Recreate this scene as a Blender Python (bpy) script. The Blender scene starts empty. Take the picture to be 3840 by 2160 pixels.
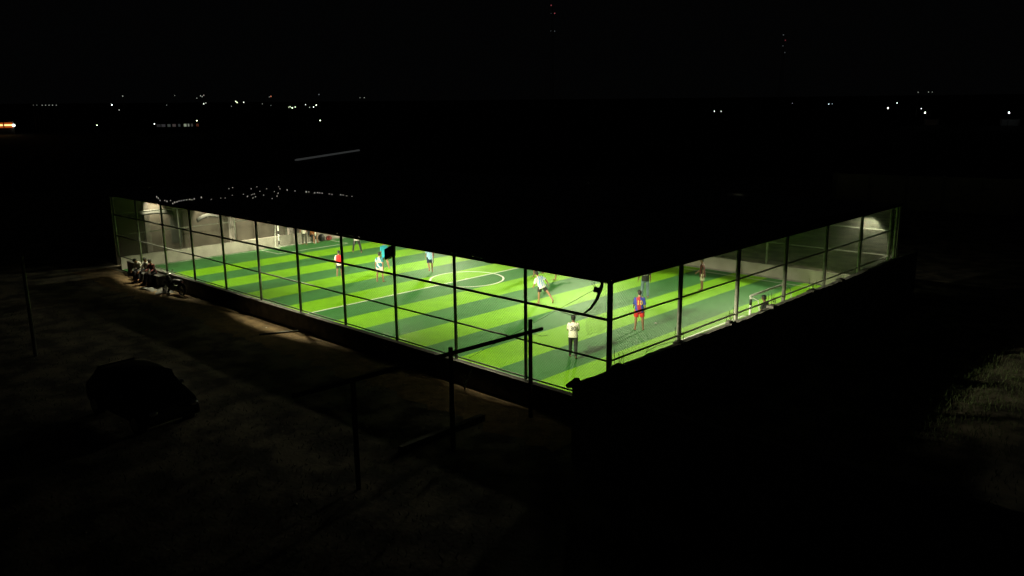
import bpy, bmesh, math, random
from mathutils import Vector, Matrix
from mathutils.bvhtree import BVHTree
R = math.radians
random.seed(7)
C = bpy.context.scene.collection
SC = bpy.context.scene

# ------------------------------------------------------------------ camera, world, exposure
cam_d = bpy.data.cameras.new('camera'); cam = bpy.data.objects.new('camera', cam_d); C.objects.link(cam)
cr = Vector((0.7238521, 0.6898908, -0.0094256)); cu = Vector((-0.1450247, 0.1654915, 0.9754898)); cf = Vector((-0.6745413, 0.7047434, -0.2198427))
CAM = Vector((13.44632, -18.05706, 9.29349))
cam.matrix_world = Matrix(((cr.x, cu.x, -cf.x, CAM.x), (cr.y, cu.y, -cf.y, CAM.y), (cr.z, cu.z, -cf.z, CAM.z), (0, 0, 0, 1)))
cam_d.lens = 28.563; cam_d.sensor_width = 36; cam_d.clip_start = 0.1; cam_d.clip_end = 3000
SC.camera = cam
w = bpy.data.worlds.new('World'); SC.world = w; w.use_nodes = True
wn = w.node_tree.nodes; wl = w.node_tree.links
wn['Background'].inputs['Color'].default_value = (0.9, 0.95, 1.0, 1)      # moonless night, a trace of sky glow
wn['Background'].inputs['Strength'].default_value = 0.0008
SC.view_settings.view_transform = 'Standard'; SC.view_settings.look = 'None'
SC.view_settings.exposure = 0; SC.view_settings.gamma = 1

# court dimensions (metres): x runs from 0 to -35.9 along the near fence, y from 0 to 22.7
BX, BY, NX, NY = 3.26, 3.685, 11, 6
LX = 35.9; LY = 22.7; GZ = -0.06

# ------------------------------------------------------------------ materials
MATS = {}
def mat(name, col, rough=0.8, metal=0.0, noise=0.25, scale=6.0, bump=0.0, bscale=40.0, spec=0.5, emit=None, estr=0.0, detail=4):
    if name in MATS: return MATS[name]
    m = bpy.data.materials.new(name); m.use_nodes = True
    n = m.node_tree.nodes; l = m.node_tree.links; b = n['Principled BSDF']
    b.inputs['Roughness'].default_value = rough; b.inputs['Metallic'].default_value = metal
    b.inputs['Specular IOR Level'].default_value = spec
    tc = n.new('ShaderNodeTexCoord'); nz = n.new('ShaderNodeTexNoise'); nz.inputs['Scale'].default_value = scale; nz.inputs['Detail'].default_value = detail
    l.new(tc.outputs['Object'], nz.inputs['Vector'])
    rp = n.new('ShaderNodeValToRGB'); e = rp.color_ramp.elements
    e[0].position = 0.3; e[1].position = 0.7
    e[0].color = (*[c*(1-noise) for c in col], 1); e[1].color = (*[min(1, c*(1+noise)) for c in col], 1)
    l.new(nz.outputs['Fac'], rp.inputs[0]); l.new(rp.outputs[0], b.inputs['Base Color'])
    if bump:
        nb = n.new('ShaderNodeTexNoise'); nb.inputs['Scale'].default_value = bscale; nb.inputs['Detail'].default_value = 5
        l.new(tc.outputs['Object'], nb.inputs['Vector'])
        bp = n.new('ShaderNodeBump'); bp.inputs['Strength'].default_value = bump; bp.inputs['Distance'].default_value = 0.02
        l.new(nb.outputs['Fac'], bp.inputs['Height']); l.new(bp.outputs[0], b.inputs['Normal'])
    if emit:
        b.inputs['Emission Color'].default_value = (*emit, 1); b.inputs['Emission Strength'].default_value = estr
    MATS[name] = m; return m

def band(name, axis, stops, rough=0.85, tilt=(0, 0), freq=None, wob=0.0, second=None):
    """cloth printed with bands: value = coord*1 + tilt; stops = [(pos, colour)...]; second = rectangle/ellipse test colour"""
    m = bpy.data.materials.new(name); m.use_nodes = True
    n = m.node_tree.nodes; l = m.node_tree.links; b = n['Principled BSDF']; b.inputs['Roughness'].default_value = rough
    tc = n.new('ShaderNodeTexCoord'); sp = n.new('ShaderNodeSeparateXYZ'); l.new(tc.outputs['Object'], sp.inputs[0])
    def mth(op, a, bb=None):
        q = n.new('ShaderNodeMath'); q.operation = op
        for i, v in enumerate((a, bb)):
            if v is None: continue
            if isinstance(v, (int, float)): q.inputs[i].default_value = v
            else: l.new(v, q.inputs[i])
        return q.outputs[0]
    v = sp.outputs[axis]
    if tilt[0]: v = mth('ADD', v, mth('MULTIPLY', sp.outputs[tilt[1]], tilt[0]))
    if wob:
        nz = n.new('ShaderNodeTexNoise'); nz.inputs['Scale'].default_value = 5; l.new(tc.outputs['Object'], nz.inputs['Vector'])
        v = mth('ADD', v, mth('MULTIPLY', mth('SUBTRACT', nz.outputs['Fac'], 0.5), wob))
    if freq: v = mth('FRACT', mth('MULTIPLY', v, freq))
    else: v = mth('ADD', v, 0.5)
    rp = n.new('ShaderNodeValToRGB'); rp.color_ramp.interpolation = 'CONSTANT'; el = rp.color_ramp.elements
    while len(el) < len(stops): el.new(0.5)
    for i, (p, c) in enumerate(stops): el[i].position = p; el[i].color = (*c, 1)
    l.new(v, rp.inputs[0]); out = rp.outputs[0]
    if second:   # (centre z, half width x, half height z, colour inside stays, colour outside)
        cz, hx, hz, co = second
        ex = mth('POWER', mth('ABSOLUTE', mth('DIVIDE', sp.outputs[0], hx)), 3.0)
        ez = mth('POWER', mth('ABSOLUTE', mth('DIVIDE', mth('SUBTRACT', sp.outputs[2], cz), hz)), 3.0)
        t = mth('GREATER_THAN', mth('ADD', ex, ez), 1.0)
        mx = n.new('ShaderNodeMixRGB'); l.new(t, mx.inputs[0]); l.new(out, mx.inputs[1]); mx.inputs[2].default_value = (*co, 1); out = mx.outputs[0]
    l.new(out, b.inputs['Base Color']); return m

def turf_mat():
    m = bpy.data.materials.new('artificial_turf'); m.use_nodes = True
    n = m.node_tree.nodes; l = m.node_tree.links; b = n['Principled BSDF']
    b.inputs['Roughness'].default_value = 0.75; b.inputs['Specular IOR Level'].default_value = 0.25
    tc = n.new('ShaderNodeTexCoord'); sp = n.new('ShaderNodeSeparateXYZ'); l.new(tc.outputs['Object'], sp.inputs[0])
    def mth(op, a, bb=None):
        q = n.new('ShaderNodeMath'); q.operation = op
        for i, v in enumerate((a, bb)):
            if v is None: continue
            if isinstance(v, (int, float)): q.inputs[i].default_value = v
            else: l.new(v, q.inputs[i])
        return q.outputs[0]
    nz0 = n.new('ShaderNodeTexNoise'); nz0.inputs['Scale'].default_value = 0.6; l.new(tc.outputs['Object'], nz0.inputs['Vector'])
    xw = mth('ADD', sp.outputs[0], mth('MULTIPLY', mth('SUBTRACT', nz0.outputs['Fac'], 0.5), 0.06))
    u = mth('FRACT', mth('DIVIDE', mth('ADD', xw, 18.45 + 40.4), 4.04))      # 0..0.5 dark, 0.5..1 light
    light = mth('GREATER_THAN', u, 0.5)
    light = mth('MULTIPLY', light, mth('GREATER_THAN', xw, -32.55))
    light = mth('MULTIPLY', light, mth('LESS_THAN', xw, -2.3))
    nz = n.new('ShaderNodeTexNoise'); nz.inputs['Scale'].default_value = 55; nz.inputs['Detail'].default_value = 6; l.new(tc.outputs['Object'], nz.inputs['Vector'])
    nz2 = n.new('ShaderNodeTexNoise'); nz2.inputs['Scale'].default_value = 1.3; nz2.inputs['Detail'].default_value = 5; l.new(tc.outputs['Object'], nz2.inputs['Vector'])
    def ramp(src, a, c, p0=0.3, p1=0.7):
        r = n.new('ShaderNodeValToRGB'); r.color_ramp.elements[0].position = p0; r.color_ramp.elements[1].position = p1
        r.color_ramp.elements[0].color = (*a, 1); r.color_ramp.elements[1].color = (*c, 1); l.new(src, r.inputs[0]); return r.outputs[0]
    mixn = mth('ADD', mth('MULTIPLY', nz.outputs['Fac'], 0.5), mth('MULTIPLY', nz2.outputs['Fac'], 0.5))
    lc = ramp(mixn, (0.145, 0.39, 0.003), (0.232, 0.55, 0.007)); dc = ramp(mixn, (0.034, 0.150, 0.034), (0.062, 0.235, 0.062))
    mx = n.new('ShaderNodeMixRGB'); l.new(light, mx.inputs[0]); l.new(dc, mx.inputs[1]); l.new(lc, mx.inputs[2])
    l.new(mx.outputs[0], b.inputs['Base Color'])
    bp = n.new('ShaderNodeBump'); bp.inputs['Strength'].default_value = 0.5; bp.inputs['Distance'].default_value = 0.02
    l.new(nz.outputs['Fac'], bp.inputs['Height']); l.new(bp.outputs[0], b.inputs['Normal'])
    return m

M = dict(
    turf=turf_mat(),
    line=mat('line_paint', (0.85, 0.88, 0.80), 0.8, noise=0.15, scale=20),
    dirt=mat('dirt_ground', (0.150, 0.128, 0.095), 0.95, noise=0.62, scale=0.9, bump=0.8, bscale=9, detail=9),
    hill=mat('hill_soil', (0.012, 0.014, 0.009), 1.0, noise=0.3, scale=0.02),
    steel=mat('galvanised_steel', (0.20, 0.205, 0.18), 0.5, metal=0.35, noise=0.35, scale=7, bump=0.15),
    wire=mat('net_wire', (0.14, 0.145, 0.12), 0.27, metal=0.9, noise=0.2, scale=3),
    cord=mat('black_net_cord', (0.022, 0.024, 0.02), 0.8, noise=0.2),
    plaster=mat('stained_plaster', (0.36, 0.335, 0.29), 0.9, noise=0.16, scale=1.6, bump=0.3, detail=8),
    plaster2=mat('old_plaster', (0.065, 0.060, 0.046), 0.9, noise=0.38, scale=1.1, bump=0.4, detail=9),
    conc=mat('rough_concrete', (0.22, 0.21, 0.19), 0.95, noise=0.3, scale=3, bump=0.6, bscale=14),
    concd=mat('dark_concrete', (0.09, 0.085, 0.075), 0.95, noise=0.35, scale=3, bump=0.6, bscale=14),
    rebar=mat('rusty_rebar', (0.07, 0.04, 0.025), 0.8, metal=0.4, noise=0.3),
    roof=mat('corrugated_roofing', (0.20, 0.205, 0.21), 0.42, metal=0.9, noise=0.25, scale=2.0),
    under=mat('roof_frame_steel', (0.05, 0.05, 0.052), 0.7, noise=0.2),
    wood=mat('weathered_timber', (0.045, 0.035, 0.025), 0.9, noise=0.3, scale=8, bump=0.4),
    black=mat('black_plastic', (0.012, 0.012, 0.013), 0.5, noise=0.1),
    rubber=mat('tyre_rubber', (0.015, 0.015, 0.015), 0.85, noise=0.1),
    chrome=mat('chrome_metal', (0.6, 0.6, 0.6), 0.2, metal=0.95, noise=0.05),
    glass=mat('dark_glass', (0.01, 0.011, 0.012), 0.08, noise=0.1, spec=0.8),
    carpaint=mat('dark_car_paint', (0.010, 0.010, 0.012), 0.5, metal=0.3, noise=0.1),
    skin=mat('brown_skin', (0.26, 0.135, 0.075), 0.6, noise=0.12, scale=12),
    skin2=mat('dark_brown_skin', (0.17, 0.085, 0.047), 0.6, noise=0.12, scale=12),
    hair=mat('black_hair', (0.010, 0.009, 0.008), 0.55, noise=0.2, bump=0.6, bscale=60),
    eye=mat('eye_white', (0.6, 0.58, 0.55), 0.3, noise=0.02),
    leaf=mat('dark_leaf', (0.035, 0.075, 0.025), 0.7, noise=0.4, scale=9),
    stem=mat('woody_stem', (0.05, 0.04, 0.025), 0.9),
    grass=mat('wild_grass', (0.065, 0.095, 0.03), 0.8, noise=0.4, scale=1.0),
    housewall=mat('house_wall', (0.35, 0.32, 0.30), 0.9, noise=0.15, scale=0.4),
    shed=mat('dark_sheet_roof', (0.03, 0.03, 0.032), 0.8, noise=0.2),
    tarp=mat('dark_tarpaulin', (0.02, 0.025, 0.02), 0.8, noise=0.3, scale=3),
    red=mat('red_plastic', (0.20, 0.02, 0.02), 0.6, noise=0.2),
    lens=mat('lit_floodlight_glass', (0.8, 0.8, 0.75), 0.4, emit=(1.0, 0.97, 0.85), estr=6.0, noise=0.02),
)
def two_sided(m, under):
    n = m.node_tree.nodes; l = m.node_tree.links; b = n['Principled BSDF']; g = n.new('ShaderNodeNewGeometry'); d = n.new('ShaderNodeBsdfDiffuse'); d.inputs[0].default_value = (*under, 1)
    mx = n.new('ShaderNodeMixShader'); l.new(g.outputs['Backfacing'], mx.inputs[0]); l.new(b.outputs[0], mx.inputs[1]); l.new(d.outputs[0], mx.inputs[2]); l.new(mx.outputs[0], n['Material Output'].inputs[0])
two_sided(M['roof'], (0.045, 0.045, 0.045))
_d = [n for n in M['dirt'].node_tree.nodes if n.type == 'VALTORGB'][0].color_ramp.elements
_d[0].position = 0.42; _d[1].position = 0.60
M['netpale'] = mat('pale_nylon_net', (0.30, 0.31, 0.26), 0.7, noise=0.15, scale=2)
M['steelr'] = mat('painted_steel', (0.32, 0.32, 0.27), 0.6, metal=0.1, noise=0.4, scale=6, bump=0.2)
def emat(name, col, s): return mat(name, (0.8*col[0], 0.8*col[1], 0.8*col[2]), 0.5, emit=col, estr=s, noise=0.02)

# ------------------------------------------------------------------ object helpers
def obj(name, bm, material, parent=None, smooth=False):
    me = bpy.data.meshes.new(name); bm.normal_update(); bm.to_mesh(me); bm.free()
    o = bpy.data.objects.new(name, me); C.objects.link(o)
    mats = material if isinstance(material, (list, tuple)) else [material]
    for mm in mats: me.materials.append(mm)
    if smooth:
        for p in me.polygons: p.use_smooth = True
    if parent is not None: o.parent = parent
    return o
def thing(name, label, cat, loc=(0, 0, 0), rz=0.0, group=None):
    o = bpy.data.objects.new(name, None); C.objects.link(o); o.location = loc; o.rotation_euler = (0, 0, rz); o.empty_display_size = 0.2
    return tag(o, label, cat, group)
def tag(o, label, cat, group=None):
    o['label'] = label; o['category'] = cat
    if group: o['group'] = group
    return o
def struct(o, kind='structure'): o['kind'] = kind; return o
def box(bm, x0, x1, y0, y1, z0, z1, mi=0):
    vs = [bm.verts.new(p) for p in ((x0,y0,z0),(x1,y0,z0),(x1,y1,z0),(x0,y1,z0),(x0,y0,z1),(x1,y0,z1),(x1,y1,z1),(x0,y1,z1))]
    for f in ((0,3,2,1),(4,5,6,7),(0,1,5,4),(1,2,6,5),(2,3,7,6),(3,0,4,7)):
        bm.faces.new([vs[i] for i in f]).material_index = mi
def tube(bm, pts, rad, seg=8, cap=True):
    """sweep a ring along pts; rad number or list"""
    pts = [Vector(p) for p in pts]; rings = []
    n = len(pts)
    for i, p in enumerate(pts):
        d = (pts[min(i+1, n-1)] - pts[max(i-1, 0)]).normalized()
        a = d.cross(Vector((0, 0, 1))) if abs(d.z) < 0.95 else d.cross(Vector((0, 1, 0)))
        a.normalize(); b = d.cross(a)
        r = rad[i] if isinstance(rad, (list, tuple)) else rad
        rings.append([bm.verts.new(p + a*math.cos(2*math.pi*k/seg)*r + b*math.sin(2*math.pi*k/seg)*r) for k in range(seg)])
    for i in range(n-1):
        for k in range(seg):
            bm.faces.new((rings[i][k], rings[i][(k+1) % seg], rings[i+1][(k+1) % seg], rings[i+1][k]))
    if cap:
        bm.faces.new(rings[0][::-1]); bm.faces.new(rings[-1])
def ell(bm, c, r, rot=None, u=12, v=8):
    mt = Matrix.Translation(c) @ (rot.to_4x4() if rot is not None else Matrix.Identity(4)) @ Matrix.Diagonal((r[0], r[1], r[2], 1))
    bmesh.ops.create_uvsphere(bm, u_segments=u, v_segments=v, radius=1, matrix=mt)
def wire3(bm, a, b, r):
    d = (b-a).normalized(); s = d.cross(Vector((0, 0, 1))) if abs(d.z) < 0.9 else d.cross(Vector((0, 1, 0)))
    s.normalize(); t = d.cross(s); q = []
    for p in (a, b): q.append([bm.verts.new(p + s*math.cos(k*2.0944)*r + t*math.sin(k*2.0944)*r) for k in range(3)])
    for k in range(3): bm.faces.new((q[0][k], q[0][(k+1) % 3], q[1][(k+1) % 3], q[1][k]))

# ------------------------------------------------------------------ floodlights (the court's own lamps)
LIGHTS = []
def floodlight(x, y, z, aim, power, label, half=80, col=(1.0, 0.97, 0.64), blend=0.16, group=None, rad=0.12):
    """housing hung below the roof edge; the lamp's light leaves just below its lit glass"""
    t = thing('floodlight', label, 'floodlight', (x, y, z), math.atan2(aim[1]-y, aim[0]-x) - math.pi/2, group)
    bm = bmesh.new(); box(bm, -0.17, 0.17, -0.05, 0.05, -0.10, 0.10); 
    for k in range(7): box(bm, -0.15+k*0.05-0.006, -0.15+k*0.05+0.006, -0.075, -0.051, -0.08, 0.08)
    h = obj('housing', bm, M['black'], t); h.rotation_euler = (R(-35), 0, 0)
    bm = bmesh.new(); box(bm, -0.15, 0.15, 0.0505, 0.056, -0.085, 0.085); g = obj('glass', bm, M['lens'], h)
    bm = bmesh.new(); tube(bm, [(-0.19, 0, 0), (-0.19, 0, 0.095), (0.19, 0, 0.095), (0.19, 0, 0)], 0.008, 5); obj('bracket', bm, M['steel'], t)
    ld = bpy.data.lights.new('floodlight_lamp', 'SPOT'); ld.energy = power; ld.color = col; ld.spot_size = R(half*2); ld.spot_blend = blend; ld.shadow_soft_size = rad
    ld.use_nodes = True; nt = ld.node_tree; em = nt.nodes['Emission']
    # photometric profile: the reflector throws more light outwards than straight down, with a cut-off near the horizontal
    def mth(op, a, b=None):
        q = nt.nodes.new('ShaderNodeMath'); q.operation = op
        for i, v in enumerate((a, b)):
            if v is None: continue
            if isinstance(v, (int, float)): q.inputs[i].default_value = v
            else: nt.links.new(v, q.inputs[i])
        return q.outputs[0]
    ge = nt.nodes.new('ShaderNodeNewGeometry'); sp = nt.nodes.new('ShaderNodeSeparateXYZ'); nt.links.new(ge.outputs['Incoming'], sp.inputs[0])
    c_ = mth('ABSOLUTE', sp.outputs[2]); f_ = mth('DIVIDE', 1.0, mth('POWER', mth('MAXIMUM', c_, 0.30), 2.4))
    mr = nt.nodes.new('ShaderNodeMapRange'); mr.interpolation_type = 'SMOOTHSTEP'; nt.links.new(c_, mr.inputs[0])
    for i, v in ((1, 0.085), (2, 0.30), (3, 0.0), (4, 1.0)): mr.inputs[i].default_value = v
    sx = nt.nodes.new('ShaderNodeMapRange'); sx.interpolation_type = 'SMOOTHSTEP'; nt.links.new(mth('ABSOLUTE', sp.outputs[0]), sx.inputs[0])
    for i, v in ((1, 0.55), (2, 0.92), (3, 1.0), (4, 0.02)): sx.inputs[i].default_value = v
    nt.links.new(mth('MULTIPLY', mth('MULTIPLY', f_, mr.outputs[0]), sx.outputs[0]), em.inputs['Strength'])
    lo = bpy.data.objects.new('floodlight_lamp', ld); C.objects.link(lo)
    d = (Vector(aim) - Vector((x, y, z))).normalized()
    lo.location = Vector((x, y, z)) + d*0.16 + Vector((0, 0, -0.03)); lo.rotation_euler = d.to_track_quat('-Z', 'Y').to_euler()
    lo.parent = None
    LIGHTS.append(lo)
    return t
P0 = 660.0
for i, x in enumerate((-5.2, -17.6, -30.2)):
    w_ = ('nearest the court corner', 'midway along the near fence', 'nearest the end wall')[i]
    floodlight(x, 0.38, 4.335, (x, (6.0, 5.5, 5.2)[i], 0.0), P0*(1.0, 1.3, 1.3)[i], 'black floodlight under the near eave, ' + w_, half=(68, 74, 76)[i], group='floodlights under the near eave')
for i, x in enumerate((-7.6, -18.2, -30.2)):
    w_ = ('nearest the goal', 'opposite the halfway line', 'nearest the end wall')[i]
    floodlight(x, 22.2, 4.31, (x, 2.0, 0.0), P0*(1.0, 1.15, 1.2)[i],  'black floodlight under the far eave, ' + w_, half=64, rad=0.4, group='floodlights under the far eave')

floodlight(-0.5, 22.15, 4.31, (-3.0, 21.6, 0.0), P0*0.95, 'black floodlight under the far eave in the far right corner', half=50)
# ------------------------------------------------------------------ ground and court floor
def ground():
    bm = bmesh.new(); rings = []
    rad = [0, 6, 12, 20, 30, 45, 60, 80, 110, 150, 180, 240, 320, 420, 540, 700, 1000, 1500]
    cx, cy = CAM.x, CAM.y; ns = 96
    c0 = bm.verts.new((cx, cy, GZ))
    for r in rad[1:]:
        ring = []
        for k in range(ns):
            a = 2*math.pi*k/ns
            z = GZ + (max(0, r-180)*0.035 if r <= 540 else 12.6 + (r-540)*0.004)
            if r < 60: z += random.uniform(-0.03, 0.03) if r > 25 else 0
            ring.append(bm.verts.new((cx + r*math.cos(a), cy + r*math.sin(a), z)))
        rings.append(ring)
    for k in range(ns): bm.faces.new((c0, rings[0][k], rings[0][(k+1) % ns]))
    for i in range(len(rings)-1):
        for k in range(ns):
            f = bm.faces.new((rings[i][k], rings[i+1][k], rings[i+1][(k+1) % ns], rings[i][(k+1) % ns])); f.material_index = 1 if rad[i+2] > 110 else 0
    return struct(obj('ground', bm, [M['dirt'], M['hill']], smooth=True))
ground()
bm = bmesh.new(); box(bm, -LX-0.02, -0.0, 0.09, LY+0.02, GZ-0.2, -0.006); struct(obj('court_slab', bm, M['conc']))
bm = bmesh.new(); vs = [bm.verts.new(p) for p in ((-LX, 0.08, 0), (-0.02, 0.08, 0), (-0.02, LY, 0), (-LX, LY, 0))]; bm.faces.new(vs)
struct(obj('court_turf', bm, M['turf']))
bm = bmesh.new(); W = 0.04; z = 0.004
def strip(x0, x1, y0, y1, z=z): 
    bm.faces.new([bm.verts.new(p) for p in ((x0, y0, z), (x1, y0, z), (x1, y1, z), (x0, y1, z))])
strip(-35.60, -1.25, 21.93, 21.99); strip(-35.60, -1.25, 0.55, 0.61)
strip(-35.66, -35.60, 0.55, 21.99); strip(-1.25, -1.19, 0.55, 21.99)
strip(-18.52, -18.42, 0.61, 21.93, 0.0045)
for xa, xb, xl in ((-35.6, -33.47, -33.44), (-1.25, -3.41, -3.38)):
    strip(xl-0.04, xl+0.04, 8.98, 14.45, 0.0045)
    a, b = sorted((xa, xl)); strip(a+0.04, b-0.04, 8.98, 9.04, 0.0045); strip(a+0.04, b-0.04, 14.39, 14.45, 0.0045)
N = 72
for k in range(N):
    a0, a1 = 2*math.pi*k/N, 2*math.pi*(k+1)/N
    ro, ri = 2.055, 1.955
    bm.faces.new([bm.verts.new((-18.47+r*math.cos(a), 11.72+r*math.sin(a), 0.008)) for r, a in ((ri, a0), (ro, a0), (ro, a1), (ri, a1))])
bm.faces.new([bm.verts.new((-18.47+0.1*math.cos(2*math.pi*k/16), 11.72+0.1*math.sin(2*math.pi*k/16), 0.012)) for k in range(16)])
struct(obj('court_lines', bm, M['line']))

bm = bmesh.new(); rnd = random.Random(5); n = 90; rows = []
for i in range(n+1):
    x = -37.5 + 37.3*i/n; rows.append([bm.verts.new((x, y, GZ+zz)) for y, zz in ((-0.132, 0.004), (-0.8, 0.03), (-1.5, 0.02), (-2.3+rnd.uniform(-.25, .25), 0.004))])
for i in range(n):
    for j in range(3): bm.faces.new((rows[i][j+1], rows[i+1][j+1], rows[i+1][j], rows[i][j]))
struct(obj('path', bm, mat('trodden_brown_earth', (0.25, 0.165, 0.085), 0.95, noise=0.4, scale=2.2, bump=0.9, bscale=12, detail=9), smooth=True))
# ------------------------------------------------------------------ perimeter walls
def wall_mesh(x0, x1, y0, y1, z0, z1, step=0.35, jit=0.012):
    bm = bmesh.new(); box(bm, x0, x1, y0, y1, z0, z1)
    cuts = int(max(x1-x0, y1-y0)/step)
    es = [e for e in bm.edges if abs((e.verts[0].co-e.verts[1].co).length - max(x1-x0, y1-y0)) < 1e-4]
    bmesh.ops.subdivide_edges(bm, edges=es, cuts=cuts)
    for v in bm.verts:
        if v.co.z > z1-0.01: v.co.z += random.uniform(-jit, jit)
    return bm
def coping_wall(name, label, x0, x1, y0, y1, z1, m):
    t = thing(name, label, 'wall', ((x0+x1)/2, (y0+y1)/2, GZ))
    ox, oy = t.location.x, t.location.y
    o = obj('wall_face', wall_mesh(x0-ox, x1-ox, y0-oy, y1-oy, 0, z1-GZ-0.03), m, t)
    return t
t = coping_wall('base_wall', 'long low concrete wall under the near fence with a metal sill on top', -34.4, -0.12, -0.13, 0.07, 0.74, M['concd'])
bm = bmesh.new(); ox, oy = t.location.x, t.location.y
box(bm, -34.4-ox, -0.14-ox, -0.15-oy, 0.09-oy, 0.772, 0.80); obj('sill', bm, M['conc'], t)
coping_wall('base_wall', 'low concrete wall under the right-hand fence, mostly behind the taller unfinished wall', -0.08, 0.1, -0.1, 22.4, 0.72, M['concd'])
t = coping_wall('base_wall', 'low pale plastered wall at the left end of the pitch with rust stains', -36.08, -35.92, 0.12, 22.8, 0.76, M['plaster'])
t = coping_wall('base_wall', 'low pale plastered wall along the far touchline behind the small goal', -35.85, -0.1, 22.72, 22.88, 0.76, M['plaster'])
struct(obj('skirting_strip', (lambda b: (box(b, -35.85, -0.12, 22.70, 22.716, -0.004, 0.09), b)[1])(bmesh.new()), M['conc']))

# ------------------------------------------------------------------ fences
def net_mesh(L, z0, z1, pitch, r, axis, off, bow=0.0):
    """diamond netting as real crossing wires in a vertical plane; axis 'x' or 'y', L=(a,b)"""
    bm = bmesh.new(); a, b = L; H = z1-z0
    P = (lambda s, zz: Vector((s, off, zz))) if axis == 'x' else (lambda s, zz: Vector((off, s, zz)))
    s = a - H
    while s < b:
        for dr in (1, -1):
            s0, s1 = (s, s+H) if dr > 0 else (s+H, s)
            za, zb = z0, z1
            # clip to [a,b]
            pts = []
            for (sa, z_a, sb, z_b) in ((s0, za, s1, zb),):
                t0, t1 = 0.0, 1.0
                lo, hi = (a-sa)/(sb-sa), (b-sa)/(sb-sa)
                if lo > hi: lo, hi = hi, lo
                t0, t1 = max(0, lo), min(1, hi)
                if t1 - t0 > 0.002: pts = [P(sa+(sb-sa)*t0, z_a+(z_b-z_a)*t0), P(sa+(sb-sa)*t1, z_a+(z_b-z_a)*t1)]
            if pts: wire3(bm, pts[0], pts[1], r)
        s += pitch
    return bm
def fence(label, axis, off, a, b, xs, z_base, z_top, rails, pr, pitch=0.105, wr=0.0027, rr=0.028, corner=None, netoff=0.05, nz0=None, pm=None, nm=None):
    t = thing('chain_link_fence', label, 'fence', (0, 0, 0))
    for s in xs:
        r = pr*1.5 if (corner is not None and abs(s-corner) < 0.1) else pr
        bm = bmesh.new(); p = (s, off) if axis == 'x' else (off, s)
        tube(bm, [(p[0], p[1], z_base), (p[0], p[1], z_top)], r, 14)
        obj('post', bm, pm or M['steel'], t, True)
    for zz, k in rails:
        bm = bmesh.new(); n = int(abs(b-a)/0.8); pts = []
        for i in range(n+1):
            s = a+(b-a)*i/n; dz = random.uniform(-0.006, 0.006)
            pts.append((s, off+netoff*0.4, zz+dz) if axis == 'x' else (off+netoff*0.4, s, zz+dz))
        tube(bm, pts, rr*k, 8); obj('rail', bm, M['steel'], t, True)
    obj('netting', net_mesh((a, b), z_base if nz0 is None else nz0, z_top-0.02, pitch, wr, axis, off+netoff), nm or M['wire'], t)
    return t
Hs = 4.42
fence('long chain link fence with thin steel posts along the near touchline', 'x', 0.0, -LX, -0.0, [-i*BX for i in range(NX+1)], 0.775, Hs,
      [(3.28, 1.6), (2.05, 1.15), (0.84, 1.0)], 0.056, corner=0.0)
fence('chain link fence with six bays behind the near goal on the right', 'y', 0.0, 0.12, LY-0.3, [(i+1)*BY for i in range(NY)], 0.76, Hs,
      [(3.28, 1.15), (2.05, 1.15)], 0.074, netoff=-0.05, pm=M['steelr'], wr=0.0026)
fence('chain link fence on the pale wall at the left end of the pitch', 'y', -36.0, 0.3, 22.7, [3.8, 7.5, 11.2, 14.9, 18.6, 22.3], 0.74, Hs,
      [(3.28, 1.0), (2.05, 1.0)], 0.045, pitch=0.13, netoff=0.05)
fence('chain link fence on the pale wall along the far touchline', 'x', 22.8, -35.7, 0.0, [-i*BX for i in range(NX)], 0.74, Hs,
      [(3.18, 1.0), (1.95, 1.0)], 0.055, pitch=0.09, netoff=-0.05, pm=M['steelr'], nm=M['netpale'], wr=0.003)
# grey corner post of the far touchline, standing by itself just outside
bm = bmesh.new(); tube(bm, [(0.08, 22.98, GZ), (0.08, 22.98, Hs)], 0.06, 12); tag(obj('steel_post', bm, M['steel'], smooth=True), 'grey steel post just outside the far right corner of the cage', 'post')

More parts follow.
